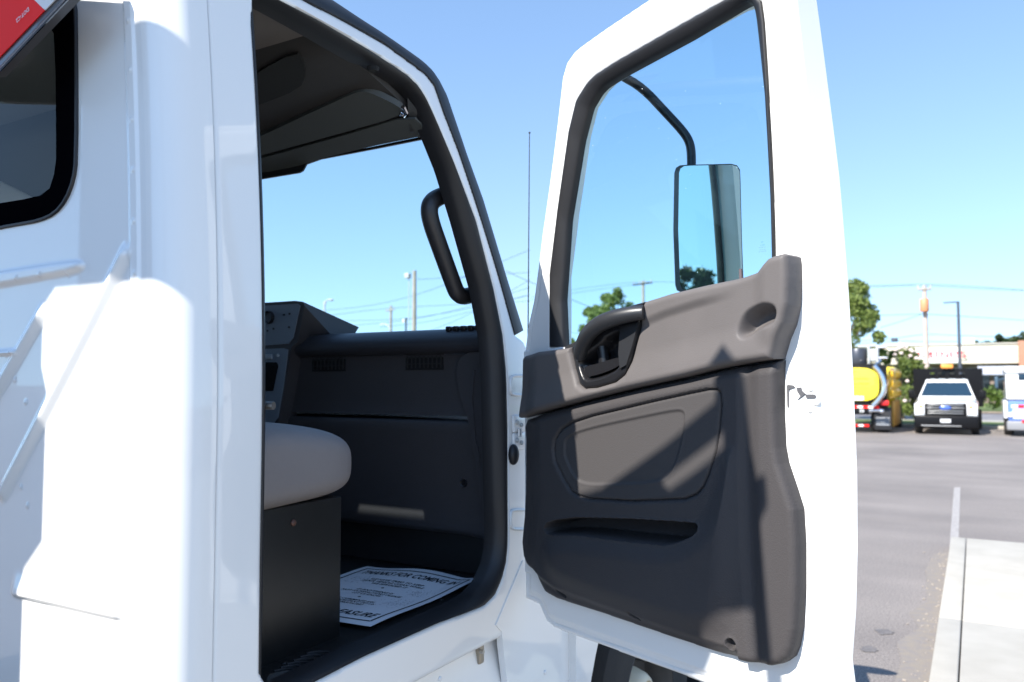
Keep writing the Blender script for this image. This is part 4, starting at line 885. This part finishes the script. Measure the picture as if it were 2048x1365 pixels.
# headliner, overhead console, visors
hp_ = chaikin(np.array([(YB + .03, 2.675), (1.2, 2.69), (1.35, 2.685), (1.44, 2.67)]), 2, False)
v = []; f = []; n = len(hp_)
for x in (-1.95, -.11):
    for y, z in hp_: v.append((x, y, z))
    for y, z in hp_[::-1]: v.append((x, y, z + .012))
n2 = 2 * n
f = [(j, (j + 1) % n2, n2 + (j + 1) % n2, n2 + j) for j in range(n2)] + [tuple(range(n2)), tuple(range(n2, 2 * n2))]
hl = mesh('headliner', v, f, HEADM, TR, True, 60)
hc_ = chaikin(np.array([(1.36, 2.69), (1.40, 2.655), (1.48, 2.64), (1.58, 2.62), (1.70, 2.585), (1.77, 2.56), (1.80, 2.548), (1.815, 2.56)]), 2, False)
v = []; n = len(hc_)
for x in (-1.95, -.15, -.112):
    for y, z in hc_: v.append((x, y, z + (0 if x < -.13 else .012)))
    for y, z in hc_[::-1]: v.append((x, y, z + .03))
n2 = 2 * n
f = [(a_ * n2 + j, a_ * n2 + (j + 1) % n2, (a_ + 1) * n2 + (j + 1) % n2, (a_ + 1) * n2 + j) for a_ in (0, 1) for j in range(n2)] + [tuple(range(n2)), tuple(range(2 * n2, 3 * n2))]
oc = mesh('overhead_console', v, f, HEADD, TR, True, 60)
VP0 = np.array([0, 1.65, 2.588]); VN = np.array([0, .36, 1.0]); VN /= np.linalg.norm(VN)
def onV(px, py, o=0): return on_plane(px, py, VP0 - VN * o, VN)
vis = [(470, 292), (520, 274), (600, 236), (700, 190), (725, 182), (751, 190), (797, 213), (806, 224), (790, 236), (700, 262), (600, 290), (520, 312), (470, 326)]
m2 = MB(); m2.prism(chaikin(np.array([onV(*q, .004) for q in vis]), 1), VN * .018); vo = m2.build('sun_visor', VISORM, oc, angle=40)
m2 = MB(); m2.tube([tuple(onV(*q, .012)) for q in ((800, 228), (808, 232), (812, 226), (806, 214))], .006, 8); m2.build('visor_hinge', CHROME, oc)
vis2 = [(470, 332), (520, 318), (600, 296), (700, 268), (790, 241), (830, 238), (842, 250), (848, 272), (750, 292), (640, 318), (605, 330), (520, 350), (470, 362)]
VN2 = np.array([0, -.75, 1.0]); VN2 /= np.linalg.norm(VN2)
m2 = MB(); P0 = onV(700, 262, .002)
m2.prism([onV(*q, .001) for q in vis2], VN * .006); m2.build('header_panel', VISORM, oc, angle=40)
vis3 = [(470, 352), (520, 344), (602, 326), (700, 303), (850, 272), (850, 278), (760, 296), (640, 319), (612, 329), (605, 342), (598, 346), (520, 359), (470, 368)]
m2 = MB(); m2.prism([on_y(*q, 1.805) for q in vis3], (0, .006, 0)); m2.build('windshield_band', BLACKP, TR, smooth=False)
sp_ = [on_plane(*q, (0, 1.48, 2.632), (0, .2, 1)) for q in ((500, 160), (520, 142), (590, 105), (606, 122), (612, 150), (600, 178), (520, 210), (500, 215))]
m2 = MB(); m2.prism(chaikin(np.array(sp_), 1), (0, .004, .008)); m2.build('speaker_grille', MESHM, oc, smooth=False)
p = on_plane(746, 143, (0, 1.58, 2.61), (0, .25, 1)); MB().lathe([(.0, .0), (.012, .0), (.016, .01)], tuple(p), 'z', 14).build('screw_recess', MESHM, oc)
# A pillar trim and grab handle
ti = [on_x(*q, -.13) for q in ((820, 262), (848, 276), (886, 369), (898, 404), (917, 470), (940, 556), (950, 600), (958, 660), (960, 700))]
to_ = [on_side(*q, off=-.04) for q in ((815, 195), (838, 225), (878, 320), (895, 365), (917, 442), (948, 552), (958, 605), (972, 670), (978, 720))]
at_ = loft(ti, to_, (.5, -.86, 0), .010, .03, n=50, k=8); at_.build('pillar_trim', BLACKM, TR, angle=60)
hpth = chaikin(np.array([on_x(*q, -.14) for q in ((928, 379), (892, 389), (868, 399), (858, 413), (860, 440), (880, 496), (907, 570), (914, 587), (926, 595), (951, 588), (978, 577))]), 3, False)
gh = MB(); gh.tube([tuple(q) for q in hpth], [.0255] * len(hpth), 16); gh.build('grab_handle', mat('handle_black', (.03, .029, .032), .42, bump=(300, .3, .001)), TR)
# windshield
v = []; f = []
for i in range(25):
    x = -1.9 + 1.77 * i / 24; c_ = 1 - ((x + 1.0) / .92) ** 2
    for k in range(7): t = k / 6; v.append((x, (2.115 + .20 * c_) * (1 - t) + (1.795 + .05 * c_) * t, 1.96 + .60 * t))
for i in range(24):
    for k in range(6): f.append((i * 7 + k, (i + 1) * 7 + k, (i + 1) * 7 + k + 1, i * 7 + k + 1))
mesh('windshield', v, f, GLASS_W, TR)

# ------------------------------------------------------------------ the open door
DL = [(1043, 705), (1050, 650), (1061, 600), (1078, 466), (1100, 308), (1118, 154), (1127, 123), (1143, 100), (1160, 86), (1206, 53), (1290, -4)]
DR = [(1630, -4), (1654, 176), (1676, 352), (1696, 600), (1706, 800), (1712, 950), (1713, 1100), (1710, 1220), (1703, 1320)]
dl = [on_door(*q) for q in DL]; dr = [on_door(*q, off=-.08) for q in DR]
top_s = np.linspace(dl[-1][0], dr[0][0] - .05, 6)[1:]
tz = [dl[-1][1] + .02 * (i + 1) / 2 for i in range(5)]
ptz = max(tz[-1], dr[0][1] + .12)
outer = [(dl[0][0], 1.22)] + dl + [(s, z) for s, z in zip(top_s, tz)] + [(dr[0][0] - .01, ptz - .03), (dr[0][0], ptz - .12)] + dr + [(1.003, 1.20), (.985, 1.165), (.95, 1.148), (.168, 1.163), (.13, 1.175), (.10, 1.215)]
so_px = [(1100, 694), (1100, 550), (1116, 418), (1138, 264), (1153, 202), (1175, 167), (1190, 152), (1228, 127), (1338, 64), (1452, 0), (1486, -10), (1508, -8), (1521, 3), (1527, 44), (1540, 264), (1547, 420), (1549, 530), (1552, 700)]
so = [on_door(*q) for q in so_px]
hole = so
def hdoor(P):
    d = -sdf(P, np.array(outer)); dh = np.abs(sdf(P, np.array(hole)))
    h = edge_round(d, .016) + edge_round(dh, .006)
    h += -.006 * (1 - sstep(d, .028, .034)) * (P[:, 1] > 1.95)                     # rabbet along the frame
    h += -.004 * (1 - sstep(d, .030, .036)) * (P[:, 1] < 1.30)
    h += -.003 * np.exp(-((d - .019) / .003) ** 2) * (P[:, 1] < 1.30)
    core = np.minimum(np.minimum(P[:, 0] - .11, .90 - P[:, 0]), np.minimum(P[:, 1] - 1.30, 1.93 - P[:, 1])); h -= .066 * sstep(core, 0, .012) * (dh > .02)
    return h
door = relief('door', outer, [hole], hdoor, .0042, lambda s, z, h: door3(s - .034 * max(0.0, min(1.0, (s - .93) / .08)) ** 2 * (1 + h / .085), z, h), WHITE, TR, .085, back=True)
tag(door, 'open passenger door with grey trim')
si2 = [on_door(*q, off=-.012) for q in [(1129, 694), (1125, 600), (1136, 440), (1162, 281), (1179, 215), (1197, 185), (1210, 172), (1250, 147), (1382, 75), (1490, 10), (1500, 6), (1507, 8), (1511, 16), (1514, 44), (1531, 198), (1542, 396), (1545, 514), (1548, 700)]]
A = [door3(s, z, .002) for s, z in so]; B = [door3(s, z, -.012) for s, z in si2]
ws_ = loft(A, B, DN, .005, .02, n=150, k=9); ws_.build('window_seal', RUBBER, door, angle=60)
gl2 = [door3(s, z, -.03) for s, z in hole]
mesh('window_pane', gl2, [tuple(range(len(gl2)))], GLASS_D, door, False)
rg = random.Random(31); wsx = MB()
for k in range(24):
    px_, py_ = rg.uniform(1150, 1530), rg.uniform(60, 640)
    if rg.random() < .4: px_, py_ = rg.gauss(1300, 60), rg.gauss(215, 50)
    s0, z0 = on_door(px_, py_, -.03); r_ = rg.uniform(.0004, .0011); q_ = [door3(s0 + r_ * math.cos(a_), z0 + r_ * math.sin(a_), -.0285) for a_ in np.linspace(0, 2 * math.pi, 7)[:-1]]
    if inside(np.array([[s0, z0]]), np.array(hole))[0] and z0 > 2.02: wsx.add(q_, [tuple(range(6))])
tag(wsx.build('water_spots', mat('water_spot', (.8, .82, .85), .4), door, smooth=False), kind='stuff')
# small etched glass mark
em = MB(); cx_, cz_ = on_door(1526, 496, -.03)
for k, (wd_, dz) in enumerate(((.006, .012), (.012, .005), (.020, .0), (.016, -.005), (.022, -.009))):
    for j in range(3): s0 = cx_ - wd_ / 2 + wd_ * j / 3; em.add([door3(s0, cz_ + dz, -.0285), door3(s0 + wd_ / 4, cz_ + dz, -.0285), door3(s0 + wd_ / 4, cz_ + dz + .0015, -.0285), door3(s0, cz_ + dz + .0015, -.0285)], [(0, 1, 2, 3)])
em.build('glass_mark', mat('etch_blue', (.12, .25, .4), .5), door, smooth=False)
# --- trim panels
TO = .045
def D(px, o=TO): return np.array([on_door(*q, off=o) for q in px])
seam = [(1033, 838), (1102, 819), (1168, 801), (1266, 777), (1376, 753), (1431, 739), (1486, 728), (1549, 719)]
upper_px = [(1036, 722), (1037, 716), (1042, 711), (1076, 704), (1120, 699), (1142, 695)] + [(1143, 705), (1151, 738), (1162, 769), (1175, 777), (1200, 775), (1237, 764), (1255, 749), (1266, 723), (1274, 690), (1285, 650), (1287, 625), (1296, 604)] + \
           [(1347, 588), (1431, 568), (1486, 555), (1517, 544), (1534, 526), (1543, 517), (1552, 513), (1572, 508), (1579, 511), (1581, 525), (1582, 555), (1580, 610), (1572, 647), (1559, 678), (1549, 712), (1548, 717)] + [(x, y - 1.2) for x, y in seam[::-1]]
UP = D(upper_px)
ledge = D([(1287, 650), (1340, 628), (1400, 609), (1450, 595), (1490, 580)]); scoop = D([(1484, 668), (1492, 640), (1505, 624), (1530, 613), (1552, 614), (1558, 626), (1552, 645), (1525, 655), (1505, 668), (1495, 675)])
ridge = D([(1520, 548), (1512, 575), (1508, 600)])
UPs = UP
def hup(P):
    d = -sdf(P, UPs); h = edge_round(d, .016) + .010
    dl_, _ = nearest(P, ledge, False); above = sstep(P[:, 1] - np.interp(P[:, 0], ledge[:, 0], ledge[:, 1]), -.012, .012)
    fade = sstep(P[:, 0], ledge[0, 0] - .02, ledge[0, 0] + .02) * (1 - sstep(P[:, 0], ledge[-1, 0] - .12, ledge[-1, 0]))
    h += .009 * above * fade
    sd_ = sdf(P, chaikin(scoop, 2)); h -= .040 * (1 - sstep(sd_, -.016, .010))
    h += .009 * sstep(P[:, 0], .865, .905) * sstep(P[:, 1], 1.92, 1.97)
    seamz = np.interp(P[:, 0], D(seam)[:, 0], D(seam)[:, 1]); h += .010 * (1 - sstep(P[:, 1] - seamz, .0, .09))
    h -= .020 * (1 - sstep(P[:, 0], .09, .17))
    return h
relief('upper_trim', UPs, [], hup, .0028, lambda s, z, h: door3(s, z, TO + h), TRIM, door, .045)
low_px = [(x, y + 1.2) for x, y in seam] + [(1547, 756), (1547, 830), (1550, 896), (1556, 929), (1574, 983), (1586, 1022), (1590, 1093), (1590, 1182), (1586, 1262), (1579, 1300), (1571, 1320), (1557, 1331), (1532, 1336), (1507, 1332), (1472, 1325), (1419, 1312), (1330, 1282), (1259, 1257), (1188, 1232), (1099, 1203), (1074, 1189), (1056, 1166), (1040, 1139), (1031, 1115), (1028, 1086), (1033, 1033), (1035, 987), (1036, 880)]
LO = D(low_px)
ins_px = [(1112, 872), (1120, 860), (1140, 847), (1182, 833), (1303, 804), (1376, 788), (1415, 780), (1430, 780), (1437, 788), (1439, 811), (1435, 860), (1428, 903), (1413, 951), (1402, 975), (1389, 989), (1365, 999), (1259, 1003), (1175, 998), (1152, 991), (1139, 982), (1124, 958), (1108, 923), (1105, 899), (1107, 882)]
INS = D(ins_px)
emb = D([(1124, 900), (1124, 880), (1138, 868), (1186, 853), (1303, 828), (1350, 819), (1364, 822), (1367, 834), (1363, 870), (1351, 921), (1338, 950), (1316, 966), (1223, 971), (1165, 970), (1145, 958), (1124, 916)])
poc = D([(1090, 1058), (1095, 1050), (1110, 1045), (1152, 1040), (1259, 1043), (1340, 1048), (1390, 1052), (1393, 1058), (1385, 1067), (1365, 1077), (1345, 1083), (1328, 1085), (1259, 1079), (1188, 1070), (1152, 1066), (1105, 1066), (1094, 1064)])
vr = D([(1478, 745), (1480, 900), (1484, 1050), (1490, 1200), (1500, 1335)])
bulge = D([(1085, 1062), (1200, 1068), (1330, 1085), (1400, 1055), (1430, 980), (1450, 900), (1475, 900), (1480, 1200), (1440, 1285), (1330, 1258), (1150, 1195), (1085, 1150)])
scr = D([(1460, 1290)])[0]; slots = D([(1105, 1184), (1118, 1196), (1258, 1228), (1272, 1240)])
def hlow(P):
    d = -sdf(P, LO); seamz = np.interp(P[:, 0], D(seam)[:, 0], D(seam)[:, 1])
    h = edge_round(d, .018) - .002
    h += .012 * sstep(seamz - P[:, 1], .0, .030) - .012                                   # ledge under the upper trim
    sdi = sdf(P, INS); h -= .007 * (1 - sstep(np.abs(sdi - .0005), .0018, .0045)); h += -.004 * (1 - sstep(sdi, -.004, .012))
    x = vr[:, 0]; vx = np.interp(P[:, 1], vr[::-1, 1], vr[::-1, 0]); g = P[:, 0] - vx
    h += -.010 * sstep(g, -.012, .012) + .010 * sstep(g, .012, .05)
    sdb = sdf(P, chaikin(bulge, 2)); h += .022 * (1 - sstep(sdb, -.06, .015))
    zb_ = 1.30; h -= .020 * (1 - sstep(P[:, 1] - np.interp(P[:, 0], [.1, .22, .6, .78], [1.32, 1.285, 1.268, 1.262]), -.012, .016)) * (P[:, 0] < .80)
    sp = sdf(P, poc); h -= .090 * (1 - sstep(sp, -.004, .007)); h += .004 * np.exp(-(sp / .008) ** 2) * (sp > 0)
    r = np.hypot(P[:, 0] - scr[0], P[:, 1] - scr[1]); h -= .022 * (1 - sstep(r, .008, .0135)); h += .0015 * np.exp(-((r - .015) / .003) ** 2)
    for k in (0, 2):
        d2_, _ = nearest(P, slots[k:k + 2], False); h -= .010 * (1 - sstep(d2_, .002, .006))
    h -= .020 * (1 - sstep(P[:, 0], .08, .17))
    return h
relief('lower_trim', LO, [INS], hlow, .0026, lambda s, z, h: door3(s, z, TO + h), TRIM2, door, .045)
INS2 = INS + 0
def hins(P):
    d = -sdf(P, INS2); h = edge_round(d, .007) - .006
    se = sdf(P, chaikin(emb, 2)); h += -.0045 * (1 - sstep(se, -.006, .003)) + .001 * np.exp(-(se / .004) ** 2)
    h -= .012 * (1 - sstep(P[:, 0], .1, .20))
    return h
relief('insert_panel', INS2, [], hins, .0026, lambda s, z, h: door3(s, z, TO + h), TRIM3, door, .03)
# belt strip under the glass and lock pin
bsP = [door3(*on_door(x, y, .01), .01) for x, y in ((1130, 694), (1296, 612), (1431, 574), (1548, 540))]; bsQ = [p + np.array([0, 0, -.05]) for p in bsP]
bl_ = loft(bsP, bsQ, DN, .004, .03, n=30, k=5); bl_.build('belt_strip', RUBBER, door)
lk = MB(); a_ = door3(*on_door(1482, 556, .025), .025); b_ = door3(*on_door(1481, 538, .025), .025); lk.tube([tuple(a_ + (a_ - b_)), tuple(a_), tuple(b_)], [.0045, .0045, .0035], 10); lk.build('lock_pin', mat('pin_brown', (.12, .09, .09), .3), door)
# --- black handle bezel
bez_px = [(1142, 695), (1157, 679), (1186, 650), (1208, 636), (1230, 625), (1266, 612), (1296, 604), (1287, 625), (1285, 650), (1274, 690), (1266, 723), (1255, 749), (1237, 764), (1200, 775), (1175, 777), (1162, 769), (1151, 738), (1143, 705)]
BEZ = D(bez_px)
cav = D([(1158, 728), (1164, 716), (1190, 696), (1205, 686), (1215, 672), (1235, 662), (1248, 660), (1248, 690), (1246, 700), (1250, 722), (1244, 738), (1228, 750), (1195, 762), (1176, 764), (1166, 750)])
cav2 = D([(1197, 684), (1210, 668), (1228, 656), (1246, 652), (1246, 664), (1232, 676), (1214, 690)])
def hbez(P):
    d = -sdf(P, BEZ); h = edge_round(d, .006) + .012
    sc_ = sdf(P, chaikin(cav, 1)); h -= .040 * (1 - sstep(sc_, -.022, .002))
    h -= .012 * (1 - sstep(P[:, 0], .30, .36))
    return h
bz = relief('handle_bezel', BEZ, [], hbez, .0024, lambda s, z, h: door3(s, z, TO + h), BLACKP, door, .045)
bar = chaikin(np.array([door3(*on_door(x, y, TO + .03), TO + .03 + dh) for x, y, dh in ((1149, 712, -.02), (1160, 694, -.006), (1182, 668, .012), (1208, 649, .018), (1236, 637, .016), (1262, 629, .006), (1284, 625, -.008))]), 2, False)
nb = len(bar); gb_ = MB(); gb_.tube([tuple(q) for q in bar], [.017 + .004 * math.sin(math.pi * i / (nb - 1)) for i in range(nb)], 18); gb_.build('pull_bar', mat('handle_satin_black', (.022, .023, .026), .38, bump=(300, .2, .001)), door)
sr = MB(); q0 = [door3(*on_door(x, y, TO), TO + .018) for x, y in ((1250, 655), (1286, 646), (1274, 692), (1262, 730), (1249, 738), (1246, 706))]
sr.prism(q0, -DN * .02); sr.build('bezel_rib', mat('handle_satin_black', (0, 0, 0)), bz, angle=30)
lv = MB(); L_ = [door3(*on_door(x, y, TO), TO + .005) for x, y in ((1171, 738), (1172, 734), (1200, 727), (1228, 718), (1247, 714), (1246, 728), (1230, 738), (1205, 748), (1180, 754), (1174, 748))]
lv.prism(chaikin(np.array(L_), 1), -DN * .014); lv.build('release_lever', BLACKP, door, angle=30)
ps = MB(); ps.tube([tuple(door3(*on_door(x, y, TO - .01), TO - .01)) for x, y in ((1204, 692), (1207, 712), (1208, 728))], .014, 12); ps.build('lever_post', BLACKP, door)
gm = MB(); L_ = [door3(*on_door(x, y, TO), TO - .004) for x, y in ((1151, 735), (1170, 731), (1176, 745), (1178, 761), (1170, 763), (1160, 755))]
gm.prism(L_, -DN * .006); gm.build('bezel_wing', mat('grey_satin', (.16, .155, .155), .3), bz, angle=30)
wd_ = MB(); L_ = [door3(*on_door(x, y, TO), TO - .012) for x, y in ((1200, 684), (1212, 668), (1238, 658), (1228, 672), (1216, 684))]
wd_.prism(L_, -DN * .004); wd_.build('bezel_inlay', TRIM, bz, smooth=False)
# --- latch in the door's end face
lt = MB()
def flat(L, o=.003, th=.006):
    return [door3(*on_door(x, y, 0), o) for x, y in L]
lt.prism(flat([(1575, 772), (1577, 770), (1587, 771), (1591, 775), (1580, 779), (1579, 783), (1579, 815), (1576, 814)]), -DN * .004)
lt.prism(flat([(1594, 776), (1603, 775), (1606, 783), (1612, 788), (1605, 794), (1596, 800), (1602, 793), (1596, 784)]), -DN * .004)
lt.prism(flat([(1612, 789), (1630, 789), (1633, 793), (1631, 797), (1614, 797)]), -DN * .004)
lt.build('latch', mat('latch_grey', (.16, .16, .17), .4, metal=.5), door, angle=30)
for q in ((1630, 777), (1650, 806), (1627, 820)): s0, z0 = on_door(*q, 0); MB().ball(tuple(door3(s0 - .034 * max(0, (s0 - .93) / .08) ** 2, z0, -.003)), .0085, .0085, .0085, n=12).build('latch_bolt', WHITE, door)
# hinges and check strap on the pillar
def hinge(py, label=None):
    h_ = MB(); p = on_side(1026, py, .0); h_.box((p[0] + .0, p[1] - .018, p[2] - .030), (p[0] + .012, p[1] + .05, p[2] + .030), bev=.008)
    ho = h_.build('hinge_pocket', WHITE, TR); return ho, p
for py in (772, 1040):
    pts = [on_side(*q, .004) for q in ((1050, py - 20), (1027, py - 20), (1021, py - 14), (1021, py + 13), (1027, py + 19), (1050, py + 19))]
    m2 = MB(); m2.tube([tuple(q) for q in chaikin(np.array(pts), 2, False)], .0045, 8); m2.build('hinge_cover', WHITE, TR)
for py, s in ((848, 1), (884, -1)):
    m2 = MB(); p = on_side(1027, py, .0); m2.box((p[0], p[1] - .012, p[2] - .026), (p[0] + .010, p[1] + .06, p[2] + .026), bev=.004); hi = m2.build('hinge', WHITE, TR)
    m2 = MB(); m2.ball((p[0] + .012, p[1] + .0, p[2] + .005), .007, .008, .008, n=10); m2.ball((p[0] + .012, p[1] + .028, p[2] - .004), .006, .007, .007, n=10); m2.build('hinge_bolt', GREYM, hi)
m2 = MB(); p = on_side(1028, 866, .0); m2.tube([(p[0] + .012, p[1] + .01, p[2] - .012), (p[0] + .012, p[1] + .01, p[2] + .012)], .009, 12); m2.build('hinge_pin', mat('pin_zinc', (.55, .56, .58), .3, metal=.8), TR)
m2 = MB(); p = on_side(1034, 910, .02); m2.ball(tuple(p + np.array([-.012, .0, 0])), .016, .020, .031, n=20); m2.build('door_stop', RUBBER, TR)
# --- side mirror outside the door glass
MN = np.array([.402, -.9155, 0]); MN /= np.linalg.norm(MN); MU = np.array([-MN[1], MN[0], 0]); MC = np.array([.72, 2.17, 0])
def onM(px, py, o=0.0): return on_plane(px, py, MC + MN * o, MN)
mpx = [(1349, 345), (1352, 336), (1360, 331), (1375, 330), (1462, 328), (1474, 331), (1480, 340), (1481, 360), (1484, 480), (1487, 560), (1486, 572), (1478, 580), (1362, 584), (1354, 580), (1351, 570), (1347, 460)]
m2 = MB(); out = np.array([onM(*q) for q in mpx]); m2.prism(out, -MN * .012)
cen = out.mean(0); v = [p for p in out - MN * .012] + [cen + (p - cen) * .96 - MN * .035 for p in out] + [cen + (p - cen) * .7 - MN * .06 for p in out]; k = len(out)
m2.add(v, [(i, (i + 1) % k, k + (i + 1) % k, k + i) for i in range(k)] + [(k + i, k + (i + 1) % k, 2 * k + (i + 1) % k, 2 * k + i) for i in range(k)] + [tuple(range(2 * k, 3 * k))])
mir = m2.build('side_mirror', BLACKP, door, angle=45)
m2 = MB(); m2.prism([cen + MU * .005 + (p - cen) * np.array([.92, .92, .98]) + MN * .0015 for p in out], -MN * .001); m2.build('mirror_glass', MIRROR, mir, smooth=False)
ap = chaikin(np.array([onM(*q, -.03) for q in ((1200, 128), (1240, 150), (1285, 176), (1330, 224), (1367, 264), (1379, 284), (1383, 306), (1383, 345))]), 2, False)
m2 = MB(); m2.tube([tuple(q) for q in ap], .0125, 12); m2.build('mirror_arm', BLACKP, mir)
# ------------------------------------------------------------------ paper mat on the cab floor
ZP = 1.2385
TL = on_z(735, 1137, ZP); TRc = on_z(966, 1164, ZP); BR = on_z(741, 1262, ZP)
ux = TRc - TL; Wp = np.linalg.norm(ux[:2]); ux /= np.linalg.norm(ux); uyv = TRc - BR; Hp = np.linalg.norm(uyv); uy = uyv / Hp
BL = BR - ux * Wp
def pap(a, b, h=0.0):                                             # a across 0..1, b up 0..1
    z = .003 * math.sin(a * 5.2 + .4) * b - .007 * (b ** 4) * math.sin(a * 7 + .8) + .012 * max(0, a - .85) / .15 * b + .004 * math.sin(b * 7 + 1)
    q = BL + ux * Wp * a + uy * Hp * b; return np.array([q[0], q[1], ZP + .007 + z + h])
v = []; f = []; NX, NY = 40, 40
for i in range(NX + 1):
    for j in range(NY + 1): v.append(pap(i / NX, j / NY))
for i in range(NX):
    for j in range(NY): f.append((i * (NY + 1) + j, (i + 1) * (NY + 1) + j, (i + 1) * (NY + 1) + j + 1, i * (NY + 1) + j + 1))
nn = len(v); v += [q - np.array([0, 0, .0006]) for q in v]; f += [tuple(nn + i for i in q[::-1]) for q in f]
pm = mesh('paper_mat', v, f, PAPERM, None); tag(pm, 'printed white paper floor mat reading thanks for coming in, on the cab floor', 'paper mat')
def strip(a0, b0, a1, b1, w_, n=24, mb=None, h=.0008):
    L = math.hypot((a1 - a0) * Wp, (b1 - b0) * Hp); nx_, ny_ = -(b1 - b0) * Hp / L, (a1 - a0) * Wp / L; v = []; f = []
    for i in range(n + 1):
        t = i / n; a, b = a0 + (a1 - a0) * t, b0 + (b1 - b0) * t
        v.append(pap(a + nx_ * w_ / Wp / 2, b + ny_ * w_ / Hp / 2, h)); v.append(pap(a - nx_ * w_ / Wp / 2, b - ny_ * w_ / Hp / 2, h))
    for i in range(n): f.append((2 * i, 2 * i + 2, 2 * i + 3, 2 * i + 1))
    mb.add(v, f)
bo = MB(); m_ = .06; 
for q in ((m_, m_, 1 - m_, m_), (1 - m_, m_, 1 - m_, 1 - m_), (1 - m_, 1 - m_, m_, 1 - m_), (m_, 1 - m_, m_, m_)): strip(*q, .0065, mb=bo)
bo.build('printed_border', INK, pm, smooth=False)
def ptext(s, size, a, b, shear=.0, bold=.0, sx=1.0, fit=None):
    v, f = text2d(s, size, shear, bold)
    if fit: sx = fit * Wp / (max(q[0] for q in v) - min(q[0] for q in v))
    mb = MB(); mb.add([pap(a + x * sx / Wp, b + y / Hp, .0009) for x, y, _ in v], f); mb.build('printed_text', INK, pm, smooth=False)
ptext('THANKS FOR COMING IN', .052, .5, .855, .2, .0010, fit=.80)
ptext("IT'S BEEN A PLEASURE", .052, .5, .14, .2, .0010, fit=.80)
for (b, t) in ((.74, 'WE HAVE TRIED TO KEEP'), (.705, 'YOUR VEHICLE CLEAN WHILE'), (.67, 'WE SERVICED IT'), (.55, 'IF ANYTHING IS'), (.515, 'NOT SATISFACTORY PLEASE'), (.48, 'LET US KNOW'), (.36, 'YOUR COMMENTS ARE'), (.325, 'VERY IMPORTANT TO US'), (.29, 'AND APPRECIATED')):
    ptext(t, .0185, .5, b, .2, .0003, fit=.021 * len(t))
for b in (.615, .42): ptext('•', .04, .5, b)
rg = random.Random(2)
for (ca, cb, ra, rb_) in ((.20, .72, .12, .10), (.80, .62, .12, .09), (.80, .40, .12, .10), (.2, .35, .12, .1)):
    gs = MB()
    for k in range(90):
        a = ca + ra * rg.gauss(0, .45); b = cb + rb_ * rg.gauss(0, .45); strip(a, b, a + .012 * rg.uniform(.3, 1), b + .014 * rg.uniform(-1, 1), .0012, 1, gs, .0007)
    gs.build('printed_shading', INKG, pm, smooth=False)
